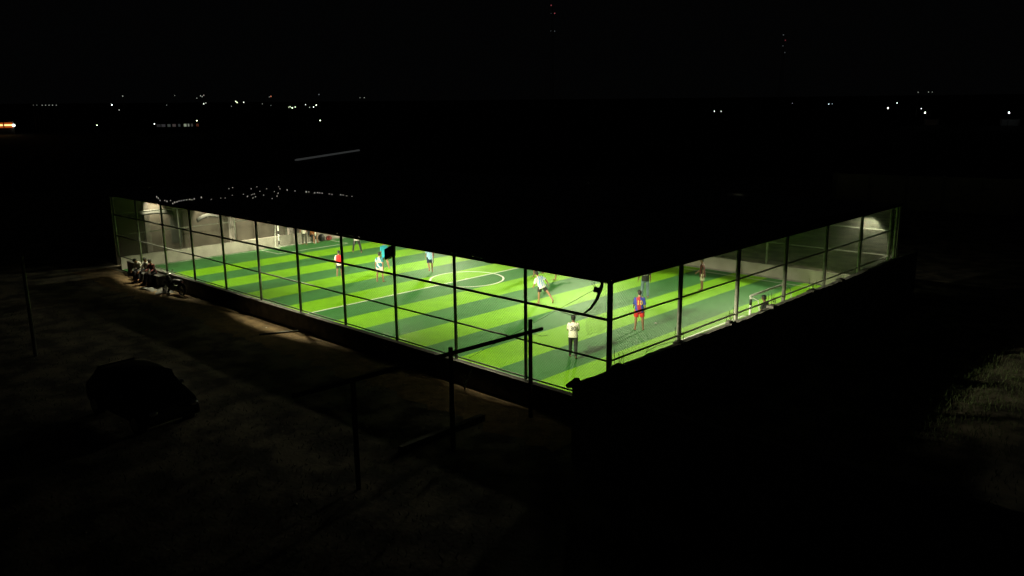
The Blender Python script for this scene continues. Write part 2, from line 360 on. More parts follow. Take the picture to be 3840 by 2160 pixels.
# ------------------------------------------------------------------ roof
GLINTS = [(-31.49, 0.75, 3), (-30.92, 0.59, 2), (-29.9, 0.24, 1.5), (-29.66, 0.39, 1), (-29.1, 0.26, 2), (-29.36, 0.57, 1), (-27.94, 0.05, 2), (-28.28, 0.3, 2.5), (-28.37, 0.47, 2), (-28.7, 0.73, 1.5), (-28.7, 0.85, 1.3), (-28.79, 1.03, 1.2), (-28.76, 1.17, 1.6), (-28.71, 1.32, 2.6), (-28.49, 1.33, 1.2), (-28.71, 1.56, 2.6), (-28.9, 2.05, 3), (-27.74, 2.03, 0.8), (-27.79, 2.59, 0.7), (-26.84, 5.47, 1.2), (-26.85, 4.59, 0.7), (-29.68, 7.19, 0.7), (-27.28, 3.88, 0.6), (-25.08, 4.07, 0.6), (-30.91, 6.47, 0.8), (-27.56, 2.73, 0.8), (-25.74, 4.75, 1.1), (-31.92, 5.46, 0.9), (-28.31, 3.53, 0.8), (-26.25, 3.62, 0.9), (-31.64, 5.08, 0.9), (-27.72, 4.43, 0.8), (-28.58, 5.35, 0.9), (-29.39, 6.24, 0.8), (-27.54, 4.25, 0.7), (-27.69, 4.51, 1.1), (-28.21, 4.14, 0.6), (-30.23, 5.73, 1.1), (-27.04, 3.73, 0.8), (-27.75, 5.78, 0.7), (-26.56, 3.94, 1.1), (-28.65, 6.67, 0.8), (-27.67, 6.54, 2), (-26.91, 6.57, 1), (-25.77, 6.57, 3), (-25.74, 6.72, 1.2), (-25.01, 6.62, 2.2), (-24.97, 6.78, 1.6), (-24.77, 6.77, 1.6), (-24.53, 6.78, 1.6), (-23.97, 6.85, 0.8), (-23.63, 6.8, 1), (-23.0, 6.92, 1.8), (-22.78, 6.93, 1.2), (-22.33, 6.83, 1), (-21.89, 6.85, 1)]  # position and size of each glowing roof glint
def build_roof():
    t = thing('court_roof', 'huge dark corrugated roof covering the whole pitch', 'roof', (-18, 11.3, 4.4))
    y0, yr, y1, z0, zr = -0.13, 11.3, 23.0, 4.46, 4.80
    x0, x1 = -36.25, 0.14
    for side in (0, 1):
        bm = bmesh.new(); ya, yb = (y0, yr) if side == 0 else (y1, yr); rows = []; rnd = random.Random(21+side)
        prof = []; x = x0
        while x < x1:                                   # ribbed sheet: a flat pan, slightly tilted, then a raised rib
            tl = rnd.gauss(0, 0.055); prof += [(x, 0.0, tl), (x+0.13, 0.13*tl, tl), (x+0.155, 0.028, 0), (x+0.18, 0.028, 0)]; x += 0.20
        nr = 16
        for j in range(nr+1):
            f = j/nr; row = []; wob = rnd.uniform(-0.004, 0.004)
            for (x, dz, tl) in prof:
                row.append(bm.verts.new((min(x, x1)+18, ya+(yb-ya)*f-11.3, z0+(zr-z0)*f + dz + wob + 0.012*math.sin(x*0.9+f*5) - 4.4)))
            rows.append(row)
        for j in range(nr):
            for i in range(len(prof)-1):
                q = (rows[j][i], rows[j][i+1], rows[j+1][i+1], rows[j+1][i]); bm.faces.new(q if side == 0 else q[::-1])
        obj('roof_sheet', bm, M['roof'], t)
    bm = bmesh.new(); tube(bm, [(x0+18, 0, zr-4.4+0.03), (x1+18, 0, zr-4.4+0.03)], 0.09, 6); obj('ridge_cap', bm, M['roof'], t)
    # eave beams, gable trusses
    bm = bmesh.new()
    box(bm, x0+18, x1+18, y0-11.3, y0+0.10-11.3, -0.02, 0.055)
    box(bm, x0+18, x1+18, y1-0.1-11.3, y1-11.3, -0.02, 0.055)
    box(bm, x1-0.10+18, x1+18-0.002, y0+0.102-11.3, y1-0.102-11.3, -0.01, 0.05)
    box(bm, x0+18+0.002, x0+0.1+18, y0+0.102-11.3, y1-0.102-11.3, -0.01, 0.05)
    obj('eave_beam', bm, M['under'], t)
    for xx in (x0-0.02, x1+0.005):
        bm = bmesh.new()
        v = [(xx+18, y0+0.01-11.3, 0.045), (xx+18, y1-0.01-11.3, 0.045), (xx+18, y1-0.01-11.3, 0.11), (xx+18, 0, zr-4.4+0.09), (xx+18, y0+0.01-11.3, 0.11)]
        f = bm.faces.new([bm.verts.new(p) for p in v]); r = bmesh.ops.extrude_face_region(bm, geom=[f])
        for g in r['geom']:
            if isinstance(g, bmesh.types.BMVert): g.co.x += 0.012
        obj('gable_panel', bm, M['black'], t)
    # roof glints made as small self-glowing blocks set on the sheets
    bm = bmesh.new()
    for (gx, gy, gs) in GLINTS:
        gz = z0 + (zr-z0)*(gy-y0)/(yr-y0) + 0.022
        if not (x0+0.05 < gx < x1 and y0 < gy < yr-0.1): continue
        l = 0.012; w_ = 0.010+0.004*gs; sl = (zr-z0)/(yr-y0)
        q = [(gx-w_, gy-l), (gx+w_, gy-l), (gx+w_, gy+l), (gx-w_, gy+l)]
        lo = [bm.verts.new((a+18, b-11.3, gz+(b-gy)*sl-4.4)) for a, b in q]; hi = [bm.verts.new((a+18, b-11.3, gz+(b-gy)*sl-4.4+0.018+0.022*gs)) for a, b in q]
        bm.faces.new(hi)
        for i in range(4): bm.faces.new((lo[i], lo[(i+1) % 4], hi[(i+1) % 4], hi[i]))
    obj('glowing_glint', bm, emat('painted_glint', (1.0, 0.97, 0.82), 0.42), t)
    for k in range(1, NX):
        xx = -k*BX+18; bm = bmesh.new()
        for (a, b) in (((xx, y0+0.1-11.3, -0.01), (xx, 0, 0.30)), ((xx, y1-0.1-11.3, -0.01), (xx, 0, 0.30))): tube(bm, [a, b], 0.035, 4)
        obj('rafter', bm, M['under'], t)
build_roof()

# ------------------------------------------------------------------ goals
def goal(name, label, x, y0, y1, back, m=None):
    t = thing(name, label, 'goal', (x, (y0+y1)/2, 0)); h = (y1-y0)/2; d = back
    wht = mat('white_goal_paint', (0.80, 0.82, 0.76), 0.5, noise=0.1); blk = mat('black_goal_paint', (0.02, 0.02, 0.02), 0.6, noise=0.1)
    for s in (-1, 1):
        bm = bmesh.new(); tube(bm, [(0, s*h, 0), (0, s*h, 2.0)], 0.045, 10); po = obj('post', bm, wht, t, True)
        for zb in (0.28, 0.98, 1.68):
            bm = bmesh.new(); tube(bm, [(0, s*h, zb), (0, s*h, zb+0.24)], 0.049, 10); obj('black_band', bm, blk, po, True)
        bm = bmesh.new(); tube(bm, [(0, s*h, 2.0), (d*0.5, s*h, 1.9), (d, s*h, 0.03), (0, s*h, 0.03)], 0.02, 6); obj('side_frame', bm, wht, t, True)
    bm = bmesh.new(); tube(bm, [(0, -h-0.045, 2.045), (0, h+0.045, 2.045)], 0.045, 10); obj('crossbar', bm, wht, t, True)
    bm = bmesh.new(); tube(bm, [(d, -h, 0.03), (d, h, 0.03)], 0.02, 6); obj('ground_bar', bm, wht, t, True)
    bm = bmesh.new(); n = 24
    for i in range(n+1):
        y = -h+2*h*i/n; wire3(bm, Vector((d*0.5, y, 1.9)), Vector((d, y, 0.03)), 0.0018); wire3(bm, Vector((0, y, 2.0)), Vector((d*0.5, y, 1.9)), 0.0018)
    for j in range(16):
        f = j/15; wire3(bm, Vector((d*0.5+d*0.5*f, -h, 1.9-1.87*f)), Vector((d*0.5+d*0.5*f, h, 1.9-1.87*f)), 0.0018)
    obj('goal_net', bm, M['wire'], t)
goal('futsal_goal', 'small goal with black and white banded posts beside the goalkeeper', -0.93, 10.25, 13.0, 0.62)
goal('futsal_goal', 'small goal with white posts at the left end wall', -35.2, 10.15, 13.0, -0.55)

# ------------------------------------------------------------------ unfinished concrete wall beside the right fence
def rough_wall():
    t = thing('unfinished_wall', 'tall unfinished concrete wall with rebar stubs beside the right-hand fence', 'wall', (0.6, 10, GZ))
    top = 2.12
    bm = bmesh.new(); y = -2.30; zt = top; rows = []
    while y < 24.1:
        rows.append((y, zt)); y += 0.22; zt = top + random.uniform(-0.018, 0.018) + 0.02*math.sin(y*0.7)
    rows.append((24.1, top-0.02)); prev = None
    for (y, zt) in rows:
        q = [bm.verts.new(p) for p in ((-0.08, y-10, 0), (0.10, y-10, 0), (0.10, y-10, zt-GZ), (-0.08, y-10, zt-GZ+random.uniform(-0.006, 0.006)))]
        if prev:
            for k in range(4): bm.faces.new((prev[k], prev[(k+1) % 4], q[(k+1) % 4], q[k]))
        else: bm.faces.new(q[::-1])
        prev = q
    bm.faces.new(prev)
    obj('long_leg', bm, M['conc'], t)
    bm = wall_mesh(0.105, 24.0, -2.42-10, -2.24-10, 0, top-GZ, 0.3, 0.02); obj('short_leg', bm, M['conc'], t)
    for i, (y, w2) in enumerate(((-0.35, 0.16), (2.75, 0.2), (5.85, 0.15), (8.85, 0.15), (12.25, 0.22), (14.95, 0.15), (17.8, 0.2))):
        bm = bmesh.new(); box(bm, -0.12, 0.14, y-10-w2, y-10+w2, 0.01, top-GZ+0.05); 
        ell(bm, (0.0, y-10, top-GZ+0.03), (0.13, w2*1.05, 0.05+0.03*random.random()), u=9, v=6)
        for v in bm.verts:
            if v.co.z > top-GZ: v.co += Vector((random.uniform(-.02, .02), random.uniform(-.03, .03), random.uniform(-.02, .02)))
        col = obj('column_stub', bm, M['conc'], t)
        for sx, sy in ((-.07, -.10), (-.05, .10), (.08, -.07), (.07, .11)):
            bm = bmesh.new(); h = random.uniform(0.28, 0.55); l = random.uniform(-.04, .04); l2 = random.uniform(-.05, .05)
            tube(bm, [(sx, y-10+sy*w2/0.16, top-GZ-0.05), (sx+l*0.4, y-10+sy*w2/0.16+l2*0.3, top-GZ+h*0.5), (sx+l, y-10+sy*w2/0.16+l2, top-GZ+h)], 0.0085, 5)
            obj('rebar', bm, M['rebar'], col)
    bm = bmesh.new()
    for k in range(7): ell(bm, (random.uniform(-.08, .10), -12.30+random.uniform(-.14, .16), top-GZ+random.uniform(-.03, .05)), (random.uniform(.09, .13), random.uniform(.11, .16), random.uniform(.06, .09)), u=8, v=6)
    obj('corner_lump', bm, M['conc'], t)
    bm = bmesh.new(); tube(bm, [(0.02, -9.1, top-GZ+0.02), (-0.02, -8.9, top-GZ+0.26)], 0.008, 5); obj('rebar', bm, M['rebar'], t)
    # a long bent bar reaching towards the second column
    bm = bmesh.new(); tube(bm, [(-0.05, 2.45-10, top-GZ+0.10), (-0.1, 1.7-10, top-GZ+0.13), (-0.12, 1.2-10, top-GZ+0.07)], 0.008, 5); obj('rebar', bm, M['rebar'], t)
rough_wall()

# post and beam frame in the foreground
t = thing('timber_frame', 'bare dark post and beam frame standing outside the near corner', 'frame', (-2.33, -4, GZ))
for y, top in ((-0.80, 3.06), (-4.0, 2.92), (-7.2, 2.82)):
    bm = bmesh.new(); box(bm, -0.045, 0.045, y+4-0.045, y+4+0.045, 0, top-GZ); obj('post', bm, M['wood'], t)
bm = bmesh.new(); box(bm, 0.05, 0.12, -8.9+4, -0.35+4, 2.73-GZ, 2.83-GZ)
for v in bm.verts: v.co.z += -0.022*(v.co.y-0)
obj('beam', bm, M['wood'], t)
bm = bmesh.new(); tube(bm, [(0.09, -0.75+4, 2.62-GZ), (0.10, -0.4+4, 2.48-GZ), (0.12, -0.15+4, 2.46-GZ)], 0.006, 4); obj('loose_wire', bm, M['cord'], t)
bm = wall_mesh(-0.09, 0.09, -1.6, 1.6, 0, 0.18, 0.3, 0.01); o = obj('kerb', bm, M['concd']); o.location = (-3.3, -3.5, GZ); struct(o)

# ------------------------------------------------------------------ plants
def sprig(name, label, loc, h, n, seed):
    rnd = random.Random(seed); t = thing(name, label, 'plant', loc)
    bs = bmesh.new(); bl = bmesh.new()
    for k in range(n):
        a = rnd.uniform(0, 6.28); l = rnd.uniform(0.5, 1)*h; tip = Vector((math.cos(a)*l*0.4, math.sin(a)*l*0.4, l))
        mid = tip*0.5 + Vector((0, 0, l*0.1)); tube(bs, [(0, 0, 0), mid, tip], [0.006, 0.004, 0.002], 4)
        for j in range(9):
            f = 0.25+0.75*j/8; p = (tip*f) + Vector((rnd.uniform(-.05, .05), rnd.uniform(-.05, .05), rnd.uniform(-.03, .03)))
            d = Vector((rnd.uniform(-1, 1), rnd.uniform(-1, 1), rnd.uniform(-.3, .6))).normalized()*rnd.uniform(.03, .06); s = d.cross(Vector((0, 0, 1))).normalized()*0.014
            bl.faces.new([bl.verts.new(q) for q in (p, p+d*0.5+s, p+d, p+d*0.5-s)])
    obj('stem', bs, M['stem'], t); obj('leaves', bl, M['leaf'], t)
sprig('wild_shrub', 'small leafy weed sprouting beside the low foreground post', (-6.55, -0.35, 0.4), 0.95, 7, 3)
sprig('wild_shrub', 'thin leafless weed on the unfinished wall beside the goalkeeper', (0.5, 9.4, 2.1), 0.42, 4, 5)
sprig('wild_shrub', 'dark weed clump at the foot of the near wall under the beam', (-5.6, -0.5, GZ), 0.8, 9, 8)
bm = bmesh.new(); rnd = random.Random(2)
for k in range(15000):
    x = rnd.gauss(5.8, 2.6); y = rnd.gauss(11, 5.0)
    if x < 1.0 or x > 16 or y < -1: continue
    h = rnd.uniform(.05, .22); a = rnd.uniform(0, 6.28); s = Vector((math.cos(a), math.sin(a), 0))*0.012; p = Vector((x, y, GZ))
    bm.faces.new([bm.verts.new(q) for q in (p-s, p+s, p+Vector((rnd.uniform(-.08, .08), rnd.uniform(-.08, .08), h)))])
struct(obj('grass', bm, M['grass']), 'stuff')
bm = bmesh.new()
for k in range(7000):
    x = rnd.uniform(-30, 2); y = rnd.gauss(-9, 4)
    if y > -3: continue
    h = rnd.uniform(.03, .12); a = rnd.uniform(0, 6.28); s = Vector((math.cos(a), math.sin(a), 0))*0.012; p = Vector((x, y, GZ))
    bm.faces.new([bm.verts.new(q) for q in (p-s, p+s, p+Vector((rnd.uniform(-.08, .08), rnd.uniform(-.08, .08), h)))])
struct(obj('dry_grass', bm, M['grass']), 'stuff')

# ------------------------------------------------------------------ hanging things near the corner
t = thing('black_net', 'torn black net hanging inside the cage by the near corner post', 'net', (0, 0.4, 0))
poly = [(-0.34, 4.40), (-0.62, 4.40), (-0.68, 4.0), (-0.80, 3.68), (-1.20, 3.22), (-1.45, 3.10), (-1.30, 3.05), (-1.17, 3.0), (-1.12, 2.52), (-0.60, 2.72), (-0.24, 3.0)]
def inpoly(x, y):
    c = False; n = len(poly)
    for i in range(n):
        (x1, y1), (x2, y2) = poly[i], poly[(i+1) % n]
        if (y1 > y) != (y2 > y) and x < (x2-x1)*(y-y1)/(y2-y1)+x1: c = not c
    return c
bm = bmesh.new(); st = 0.045
for i in range(30):
    for j in range(45):
        x = -1.45+i*st; z = 2.5+j*st
        for dx, dz in ((st, 0), (0, st)):
            if inpoly(x, z) and inpoly(x+dx, z+dz):
                a = Vector((x, 0.04*math.sin(x*9+z*3), z)); b = Vector((x+dx, 0.04*math.sin((x+dx)*9+(z+dz)*3), z+dz)); wire3(bm, a, b, 0.0022)
obj('mesh_cloth', bm, M['cord'], t)
bm = bmesh.new(); tube(bm, [(-0.54, 0, 4.42), (-0.62, 0, 4.1), (-0.78, 0, 3.7), (-1.0, 0, 3.4), (-1.30, 0, 3.16), (-1.75, 0, 3.06), (-2.2, 0, 3.10)], [0.075, 0.062, 0.05, 0.04, 0.026, 0.014, 0.008], 8); obj('gathered_edge', bm, M['cord'], t, True)
t = thing('junction_box', 'small black box dangling from cables under the eave at the near corner', 'box', (-0.70, 0.3, 4.02))
bm = bmesh.new(); box(bm, -0.10, 0.10, -0.05, 0.05, -0.075, 0.075); bmesh.ops.bevel(bm, geom=bm.edges[:], offset=0.008, segments=2, affect='EDGES'); o = obj('case', bm, M['black'], t); o.rotation_euler = (0, R(8), R(30))
for k, s in enumerate((-0.13, -0.06, 0.08)):
    bm = bmesh.new(); tube(bm, [(s*0.5, 0, 0.06), (s*1.7, 0.01, 0.16), (s*1.3, 0, 0.28), (s*0.6, 0, 0.40)], 0.007, 5); obj('cable', bm, M['cord'], t)
bm = bmesh.new(); tube(bm, [(-0.78, 0.28, 4.02), (-3.4, 0.12, 2.42), (-6.0, 0.10, 0.88)], 0.006, 5); tag(obj('stay_wire', bm, M['cord']), 'thin dark wire slanting down across the near fence from the dangling box', 'wire')
t = thing('loudspeaker', 'black wedge shaped loudspeaker fixed beside a near fence post', 'loudspeaker', (-9.98, -0.02, 4.03))
bm = bmesh.new()
v = [bm.verts.new(p) for p in ((-0.20, -0.10, -0.24), (0.16, -0.10, -0.08), (0.16, -0.10, 0.33), (-0.20, -0.10, 0.15), (-0.20, 0.16, -0.24), (0.16, 0.16, -0.08), (0.16, 0.16, 0.33), (-0.20, 0.16, 0.15))]
for f in ((0,1,2,3),(7,6,5,4),(0,4,5,1),(1,5,6,2),(2,6,7,3),(3,7,4,0)): bm.faces.new([v[i] for i in f])
bmesh.ops.recalc_face_normals(bm, faces=bm.faces[:]); bmesh.ops.bevel(bm, geom=bm.edges[:], offset=0.012, segments=2, affect='EDGES'); obj('cabinet', bm, M['black'], t)
bm = bmesh.new(); tube(bm, [(-0.02, 0.163, 0.04), (-0.02, 0.175, 0.04)], 0.11, 16); obj('grille', bm, M['steel'], t)

# ------------------------------------------------------------------ building behind the left end
def back_building():
    t = thing('plastered_building', 'pale stained plaster building close behind the left end fence', 'building', (-38.2, 8, GZ))
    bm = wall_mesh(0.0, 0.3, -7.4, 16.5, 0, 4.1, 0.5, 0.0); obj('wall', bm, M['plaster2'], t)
    for y in (-5.4, 0.2, 4.6):
        bm = bmesh.new(); box(bm, 0.303, 0.55, y-0.16, y+0.16, 0, 4.05); obj('pillar', bm, M['conc'], t)
    bm = bmesh.new(); box(bm, -0.3, 0.5, -7.5, 16.6, 4.102, 4.2); obj('roof_edge', bm, M['shed'], t)
    for (y0, y1) in ((-3.9, -3.2), (8.2, 9.6)):
        bm = bmesh.new(); box(bm, 0.302, 0.33, y0, y1, 0.9, 2.5); obj('dark_opening', bm, M['tarp'], t)
    return t
back_building()
def awning(label, y0, y1, zc, sag, w):
    t = thing('awning', label, 'awning', (-37.6, (y0+y1)/2, zc)); h = (y1-y0)/2
    bm = bmesh.new(); n = 16; rows = []
    for j in range(4):
        row = []
        for i in range(n+1):
            s = -1+2*i/n; row.append(bm.verts.new((0.10*j/3*1.6, s*h, sag*(1-s*s) - w*j/3)))
        rows.append(row)
    for j in range(3):
        for i in range(n): bm.faces.new((rows[j][i], rows[j][i+1], rows[j+1][i+1], rows[j+1][i]))
    g = obj('cloth', bm, M['tarp'], t, True); s = g.modifiers.new('thick', 'SOLIDIFY'); s.thickness = 0.01
    bm = bmesh.new(); tube(bm, [(0, -h, 0), (0, h, 0)], 0.02, 6); obj('rod', bm, M['steel'], t)
awning('dark arched awning on the plaster building at the far left', 1.4, 4.2, 2.95, 0.20, 0.28)
awning('small dark arched awning on the plaster building, the right one', 5.7, 7.4, 2.25, 0.30, 0.22)
# shaded bulbs on that wall
for i, (y, zc) in enumerate(((3.0, 4.05), (6.6, 4.0), (9.4, 3.75))):
    t = thing('wall_lamp', 'warm wall lamp on the plaster building, number %s from the left' % ('one', 'two', 'three', 'four', 'five')[i], 'lamp', (-37.66, y, 4.40), 0, 'wall lamps on the plaster building')
    bm = bmesh.new(); tube(bm, [(0, 0, 0.16), (0, 0, 0.10), (0, 0, 0.055)], [0.02, 0.03, 0.09], 10, cap=False); tube(bm, [(-0.2, 0, -0.16), (-0.2, 0, 0.14), (0, 0, 0.15)], 0.012, 5); obj('shade', bm, M['black'], t)
    bm = bmesh.new(); ell(bm, (0, 0, -0.02), (0.03, 0.03, 0.035)); obj('bulb', bm, emat('warm_bulb', (1, 0.88, 0.6), 20), t)
    ld = bpy.data.lights.new('wall_lamp_light', 'SPOT'); ld.energy = (2600, 3200, 6000)[i]; ld.color = (1, 0.87, 0.58); ld.spot_size = R((72, 60, 96)[i]); ld.spot_blend = 0.45; ld.shadow_soft_size = 0.03
    lo = bpy.data.objects.new('wall_lamp_light', ld); C.objects.link(lo); lo.location = (-37.60, y, 4.34); lo.rotation_euler = (0, R(16), 0)

# ------------------------------------------------------------------ people
def sweep(bm, pts, radii, seg=14, side=Vector((1, 0, 0)), cap=True):
    """elliptical rings (rx along side, ry across) swept along pts"""
    pts = [Vector(p) for p in pts]; n = len(pts); rings = []
    for i, p in enumerate(pts):
        d = (pts[min(i+1, n-1)] - pts[max(i-1, 0)]).normalized()
        b = d.cross(side)
        if b.length < 0.15: b = d.cross(Vector((0, 1, 0)))
        b.normalize(); a = b.cross(d).normalized()
        rx, ry = radii[i] if isinstance(radii[i], tuple) else (radii[i], radii[i])
        rings.append([bm.verts.new(p + a*math.cos(2*math.pi*k/seg)*rx + b*math.sin(2*math.pi*k/seg)*ry) for k in range(seg)])
    for i in range(n-1):
        for k in range(seg): bm.faces.new((rings[i][k], rings[i][(k+1) % seg], rings[i+1][(k+1) % seg], rings[i+1][k]))
    if cap: bm.faces.new(rings[0][::-1]); bm.faces.new(rings[-1])
    bmesh.ops.recalc_face_normals(bm, faces=bm.faces[:])
def limb(bm, pts, radii, side=Vector((1, 0, 0))):
    sweep(bm, pts, radii, side=side)
    for p, r in zip(pts, radii):
        rr = r if not isinstance(r, tuple) else min(r); ell(bm, Vector(p), (rr*0.98,)*3, u=10, v=8)
TMP = bpy.data.scenes.new('workbench_scene')
BENCH = bpy.data.objects.new('workbench', bpy.data.meshes.new('workbench')); TMP.collection.objects.link(BENCH)
_r = BENCH.modifiers.new('r', 'REMESH'); _r.mode = 'VOXEL'; _s = BENCH.modifiers.new('s', 'SMOOTH'); _s.factor = 0.5
def fuse(name, bm, voxel, smooth, material, parent, noise=0.0):
    """union everything into one closed skin"""
    bm.to_mesh(BENCH.data); bm.free(); BENCH.data.update()
    _r.voxel_size = voxel; _s.iterations = smooth
    with bpy.context.temp_override(scene=TMP, view_layer=TMP.view_layers[0]):
        dg = bpy.context.evaluated_depsgraph_get(); me2 = bpy.data.meshes.new_from_object(BENCH.evaluated_get(dg))
    me2.name = name
    n = bpy.data.objects.new(name, me2); C.objects.link(n); n.parent = parent
    me2.materials.clear(); me2.materials.append(material)
    for p in me2.polygons: p.use_smooth = True; p.material_index = 0
    if noise:
        nv = len(me2.vertices); co = [0.0]*(nv*3); no = [0.0]*(nv*3); me2.vertices.foreach_get('co', co); me2.vertices.foreach_get('normal', no)
        for i in range(nv):
            q = random.uniform(-noise, noise)
            for j in (3*i, 3*i+1, 3*i+2): co[j] += no[j]*q
        me2.vertices.foreach_set('co', co); me2.update()
    return n
def rotx(v, a): return Matrix.Rotation(a, 3, 'X') @ v
def person(label, loc, heading, H, pose, shirt, shorts, skin=None, sleeve=0.75, legs='shorts', hem=0.0, number=None, numcol=None, name_line=None, shoes=None, hood=False, group=None, hairstyle=0.0, extra=None):
    """heading = direction faced, degrees from +x. Local frame: +y forward, +x right."""
    t = thing('person', label, 'person', loc, R(heading-90), group)
    k = H/1.70; skin = skin or M['skin']; g = lambda key, d: pose.get(key, d)
    lean, sidel, twist = R(g('lean', 3)), R(g('side', 0)), R(g('twist', 0))
    pel = Vector((0, 0, 0.93)); rotT = Matrix.Rotation(sidel, 3, 'Y') @ Matrix.Rotation(-lean, 3, 'X')
    rotS = rotT @ Matrix.Rotation(twist, 3, 'Z')
    T = lambda x, y, z: pel + rotT @ Vector((x, y, z)); TS = lambda x, y, z: pel + rotS @ Vector((x, y, z))
    def dirv(fwd, out, s): return Matrix.Rotation(-R(out)*s, 3, 'Y') @ rotx(Vector((0, 0, -1)), R(fwd))
    J = {}
    for s, nm in ((-1, 'l'), (1, 'r')):
        f, o, kn, tw = g('leg_'+nm, (0, 4, 3, 0))
        hip = pel + Vector((s*0.092, 0, -0.02)); d1 = dirv(f, o, s); knee = hip + d1*0.43; d2 = dirv(f-kn, o*0.6, s); ank = knee + d2*0.41
        toe_p = R(g('toe_'+nm, 0)); fd = Matrix.Rotation(-s*R(12+tw), 3, 'Z') @ rotx(Vector((0, 1, 0)), toe_p)
        J['hip'+nm], J['knee'+nm], J['ank'+nm], J['fd'+nm] = hip, knee, ank, fd
        f, o, el = g('arm_'+nm, (0, 8, 15))
        sh = TS(s*0.170, 0, 0.425); d1 = rotT @ dirv(f, o, s); elb = sh + d1*0.275; d2 = rotT @ dirv(f+el, o*0.4 + g('in_'+nm, 0), s); wr = elb + d2*0.245
        J['sh'+nm], J['elb'+nm], J['wr'+nm], J['hd'+nm] = sh, elb, wr, d2
    zmin = min(min(J['ankl'].z, J['ankr'].z) - 0.075, 9); dz = g('lift', -zmin)
    off = Vector((0, 0, dz))
    for q in J:
        if q[:2] not in ('fd', 'hd'): J[q] = J[q] + off
    pel = pel + off
    X = lambda v: v*k
    bm = bmesh.new()
    # torso, neck
    limb(bm, [X(T(0, 0, -0.04)), X(T(0, 0, 0.08)), X(T(0, 0.0, 0.20)), X(TS(0, 0, 0.36)), X(TS(0, 0, 0.46))], [(0.155*k, 0.11*k), (0.14*k, 0.10*k), (0.135*k, 0.095*k), (0.165*k, 0.105*k), (0.13*k, 0.08*k)])
    nb = TS(0, -0.005, 0.48); nt = TS(0, 0.012, 0.57); hr = rotT @ Matrix.Rotation(R(g('head_turn', 0)), 3, 'Z') @ Matrix.Rotation(-R(g('head', 0)), 3, 'X')
    limb(bm, [X(nb), X(nt)], [0.058*k, 0.054*k]); hc = nt + hr @ Vector((0, 0.012, 0.095))
    HP = lambda x, y, z: X(hc + hr @ Vector((x, y, z)))
    ell(bm, HP(0, -0.005, 0.02), (0.078*k, 0.095*k, 0.098*k), hr); ell(bm, HP(0, 0.03, -0.05), (0.055*k, 0.062*k, 0.06*k), hr)
    ell(bm, HP(0, 0.095, -0.012), (0.014*k, 0.022*k, 0.024*k), hr); ell(bm, HP(0, 0.085, -0.052), (0.024*k, 0.012*k, 0.010*k), hr)
    for s in (-1, 1):
        ell(bm, HP(s*0.08, 0, 0.0), (0.012*k, 0.022*k, 0.032*k), hr); ell(bm, HP(s*0.03, 0.078, 0.028), (0.022*k, 0.016*k, 0.010*k), hr)
        nm = 'l' if s < 0 else 'r'
        limb(bm, [X(TS(s*0.09, 0, 0.440)), X(J['sh'+nm]), X(J['sh'+nm].lerp(J['elb'+nm], .5)), X(J['elb'+nm]), X(J['elb'+nm].lerp(J['wr'+nm], .3)), X(J['wr'+nm])], [0.050*k, 0.052*k, 0.046*k, 0.038*k, 0.038*k, 0.026*k])
        # hand: palm, four fingers, thumb
        d = J['hd'+nm].normalized(); sv = Vector((s, 0, 0)); nrm = d.cross(Vector((0, 1, 0)));
        if nrm.length < 0.2: nrm = d.cross(Vector((0, 0, 1)))
        nrm.normalize(); across = d.cross(nrm).normalized()
        if across.y < 0: across = -across
        inw = nrm if nrm.dot(Vector((-s, 0, 0))) > 0 else -nrm
        w0 = J['wr'+nm]; pc = w0 + d*0.05; rm = Matrix((nrm, across, d)).transposed()
        ell(bm, X(pc), (0.017*k, 0.042*k, 0.055*k), rm)
        for q in range(4):
            b0 = w0 + d*0.085 + across*(0.028-q*0.0185); ln = (0.068, 0.078, 0.072, 0.056)[q]
            m1 = b0 + d*ln*0.5 + inw*0.008; e1 = m1 + d*ln*0.4 + inw*0.022
            tube(bm, [X(b0), X(m1), X(e1)], [0.0100*k, 0.0095*k, 0.0078*k], 7)
        b0 = w0 + d*0.03 + across*0.035; m1 = b0 + d*0.03 + across*0.024 + inw*0.006; e1 = m1 + d*0.03 + across*0.006 + inw*0.01
        tube(bm, [X(b0), X(m1), X(e1)], [0.0125*k, 0.011*k, 0.0085*k], 7)
        # leg and foot
        h_, kn_, an_, fd = J['hip'+nm], J['knee'+nm], J['ank'+nm], J['fd'+nm]
        limb(bm, [X(h_), X(h_.lerp(kn_, .45)), X(kn_), X(kn_.lerp(an_, .3)), X(kn_.lerp(an_, .7)), X(an_)], [0.088*k, 0.075*k, 0.053*k, 0.055*k, 0.040*k, 0.036*k])
        dn = Vector((0, 0, -1)) if abs(fd.z) < 0.5 else Vector((0, -0.7, -0.5)).normalized()
        heel = an_ + dn*0.045 - fd*0.035; ball = an_ + dn*0.048 + fd*0.11; toe = an_ + dn*0.055 + fd*0.17
        limb(bm, [X(heel), X(an_ + dn*0.03 + fd*0.03), X(ball), X(toe)], [0.030*k, (0.036*k, 0.036*k), (0.042*k, 0.024*k), (0.034*k, 0.016*k)])
    body = fuse('body', bm, 0.0115, 2, skin, t)
    # hair
    bm = bmesh.new(); hs = hairstyle
    ell(bm, HP(0, -0.022, 0.045), ((0.090+hs)*k, (0.098+hs)*k, (0.088+hs)*k), hr); ell(bm, HP(0, -0.045, -0.005), ((0.082+hs)*k, (0.070+hs)*k, (0.080+hs*0.5)*k), hr)
    ell(bm, HP(0, 0.045, 0.085), (0.062*k, 0.045*k, (0.034+hs)*k), hr)
    fuse('hair', bm, 0.012, 1, M['hair'], t, noise=0.004)
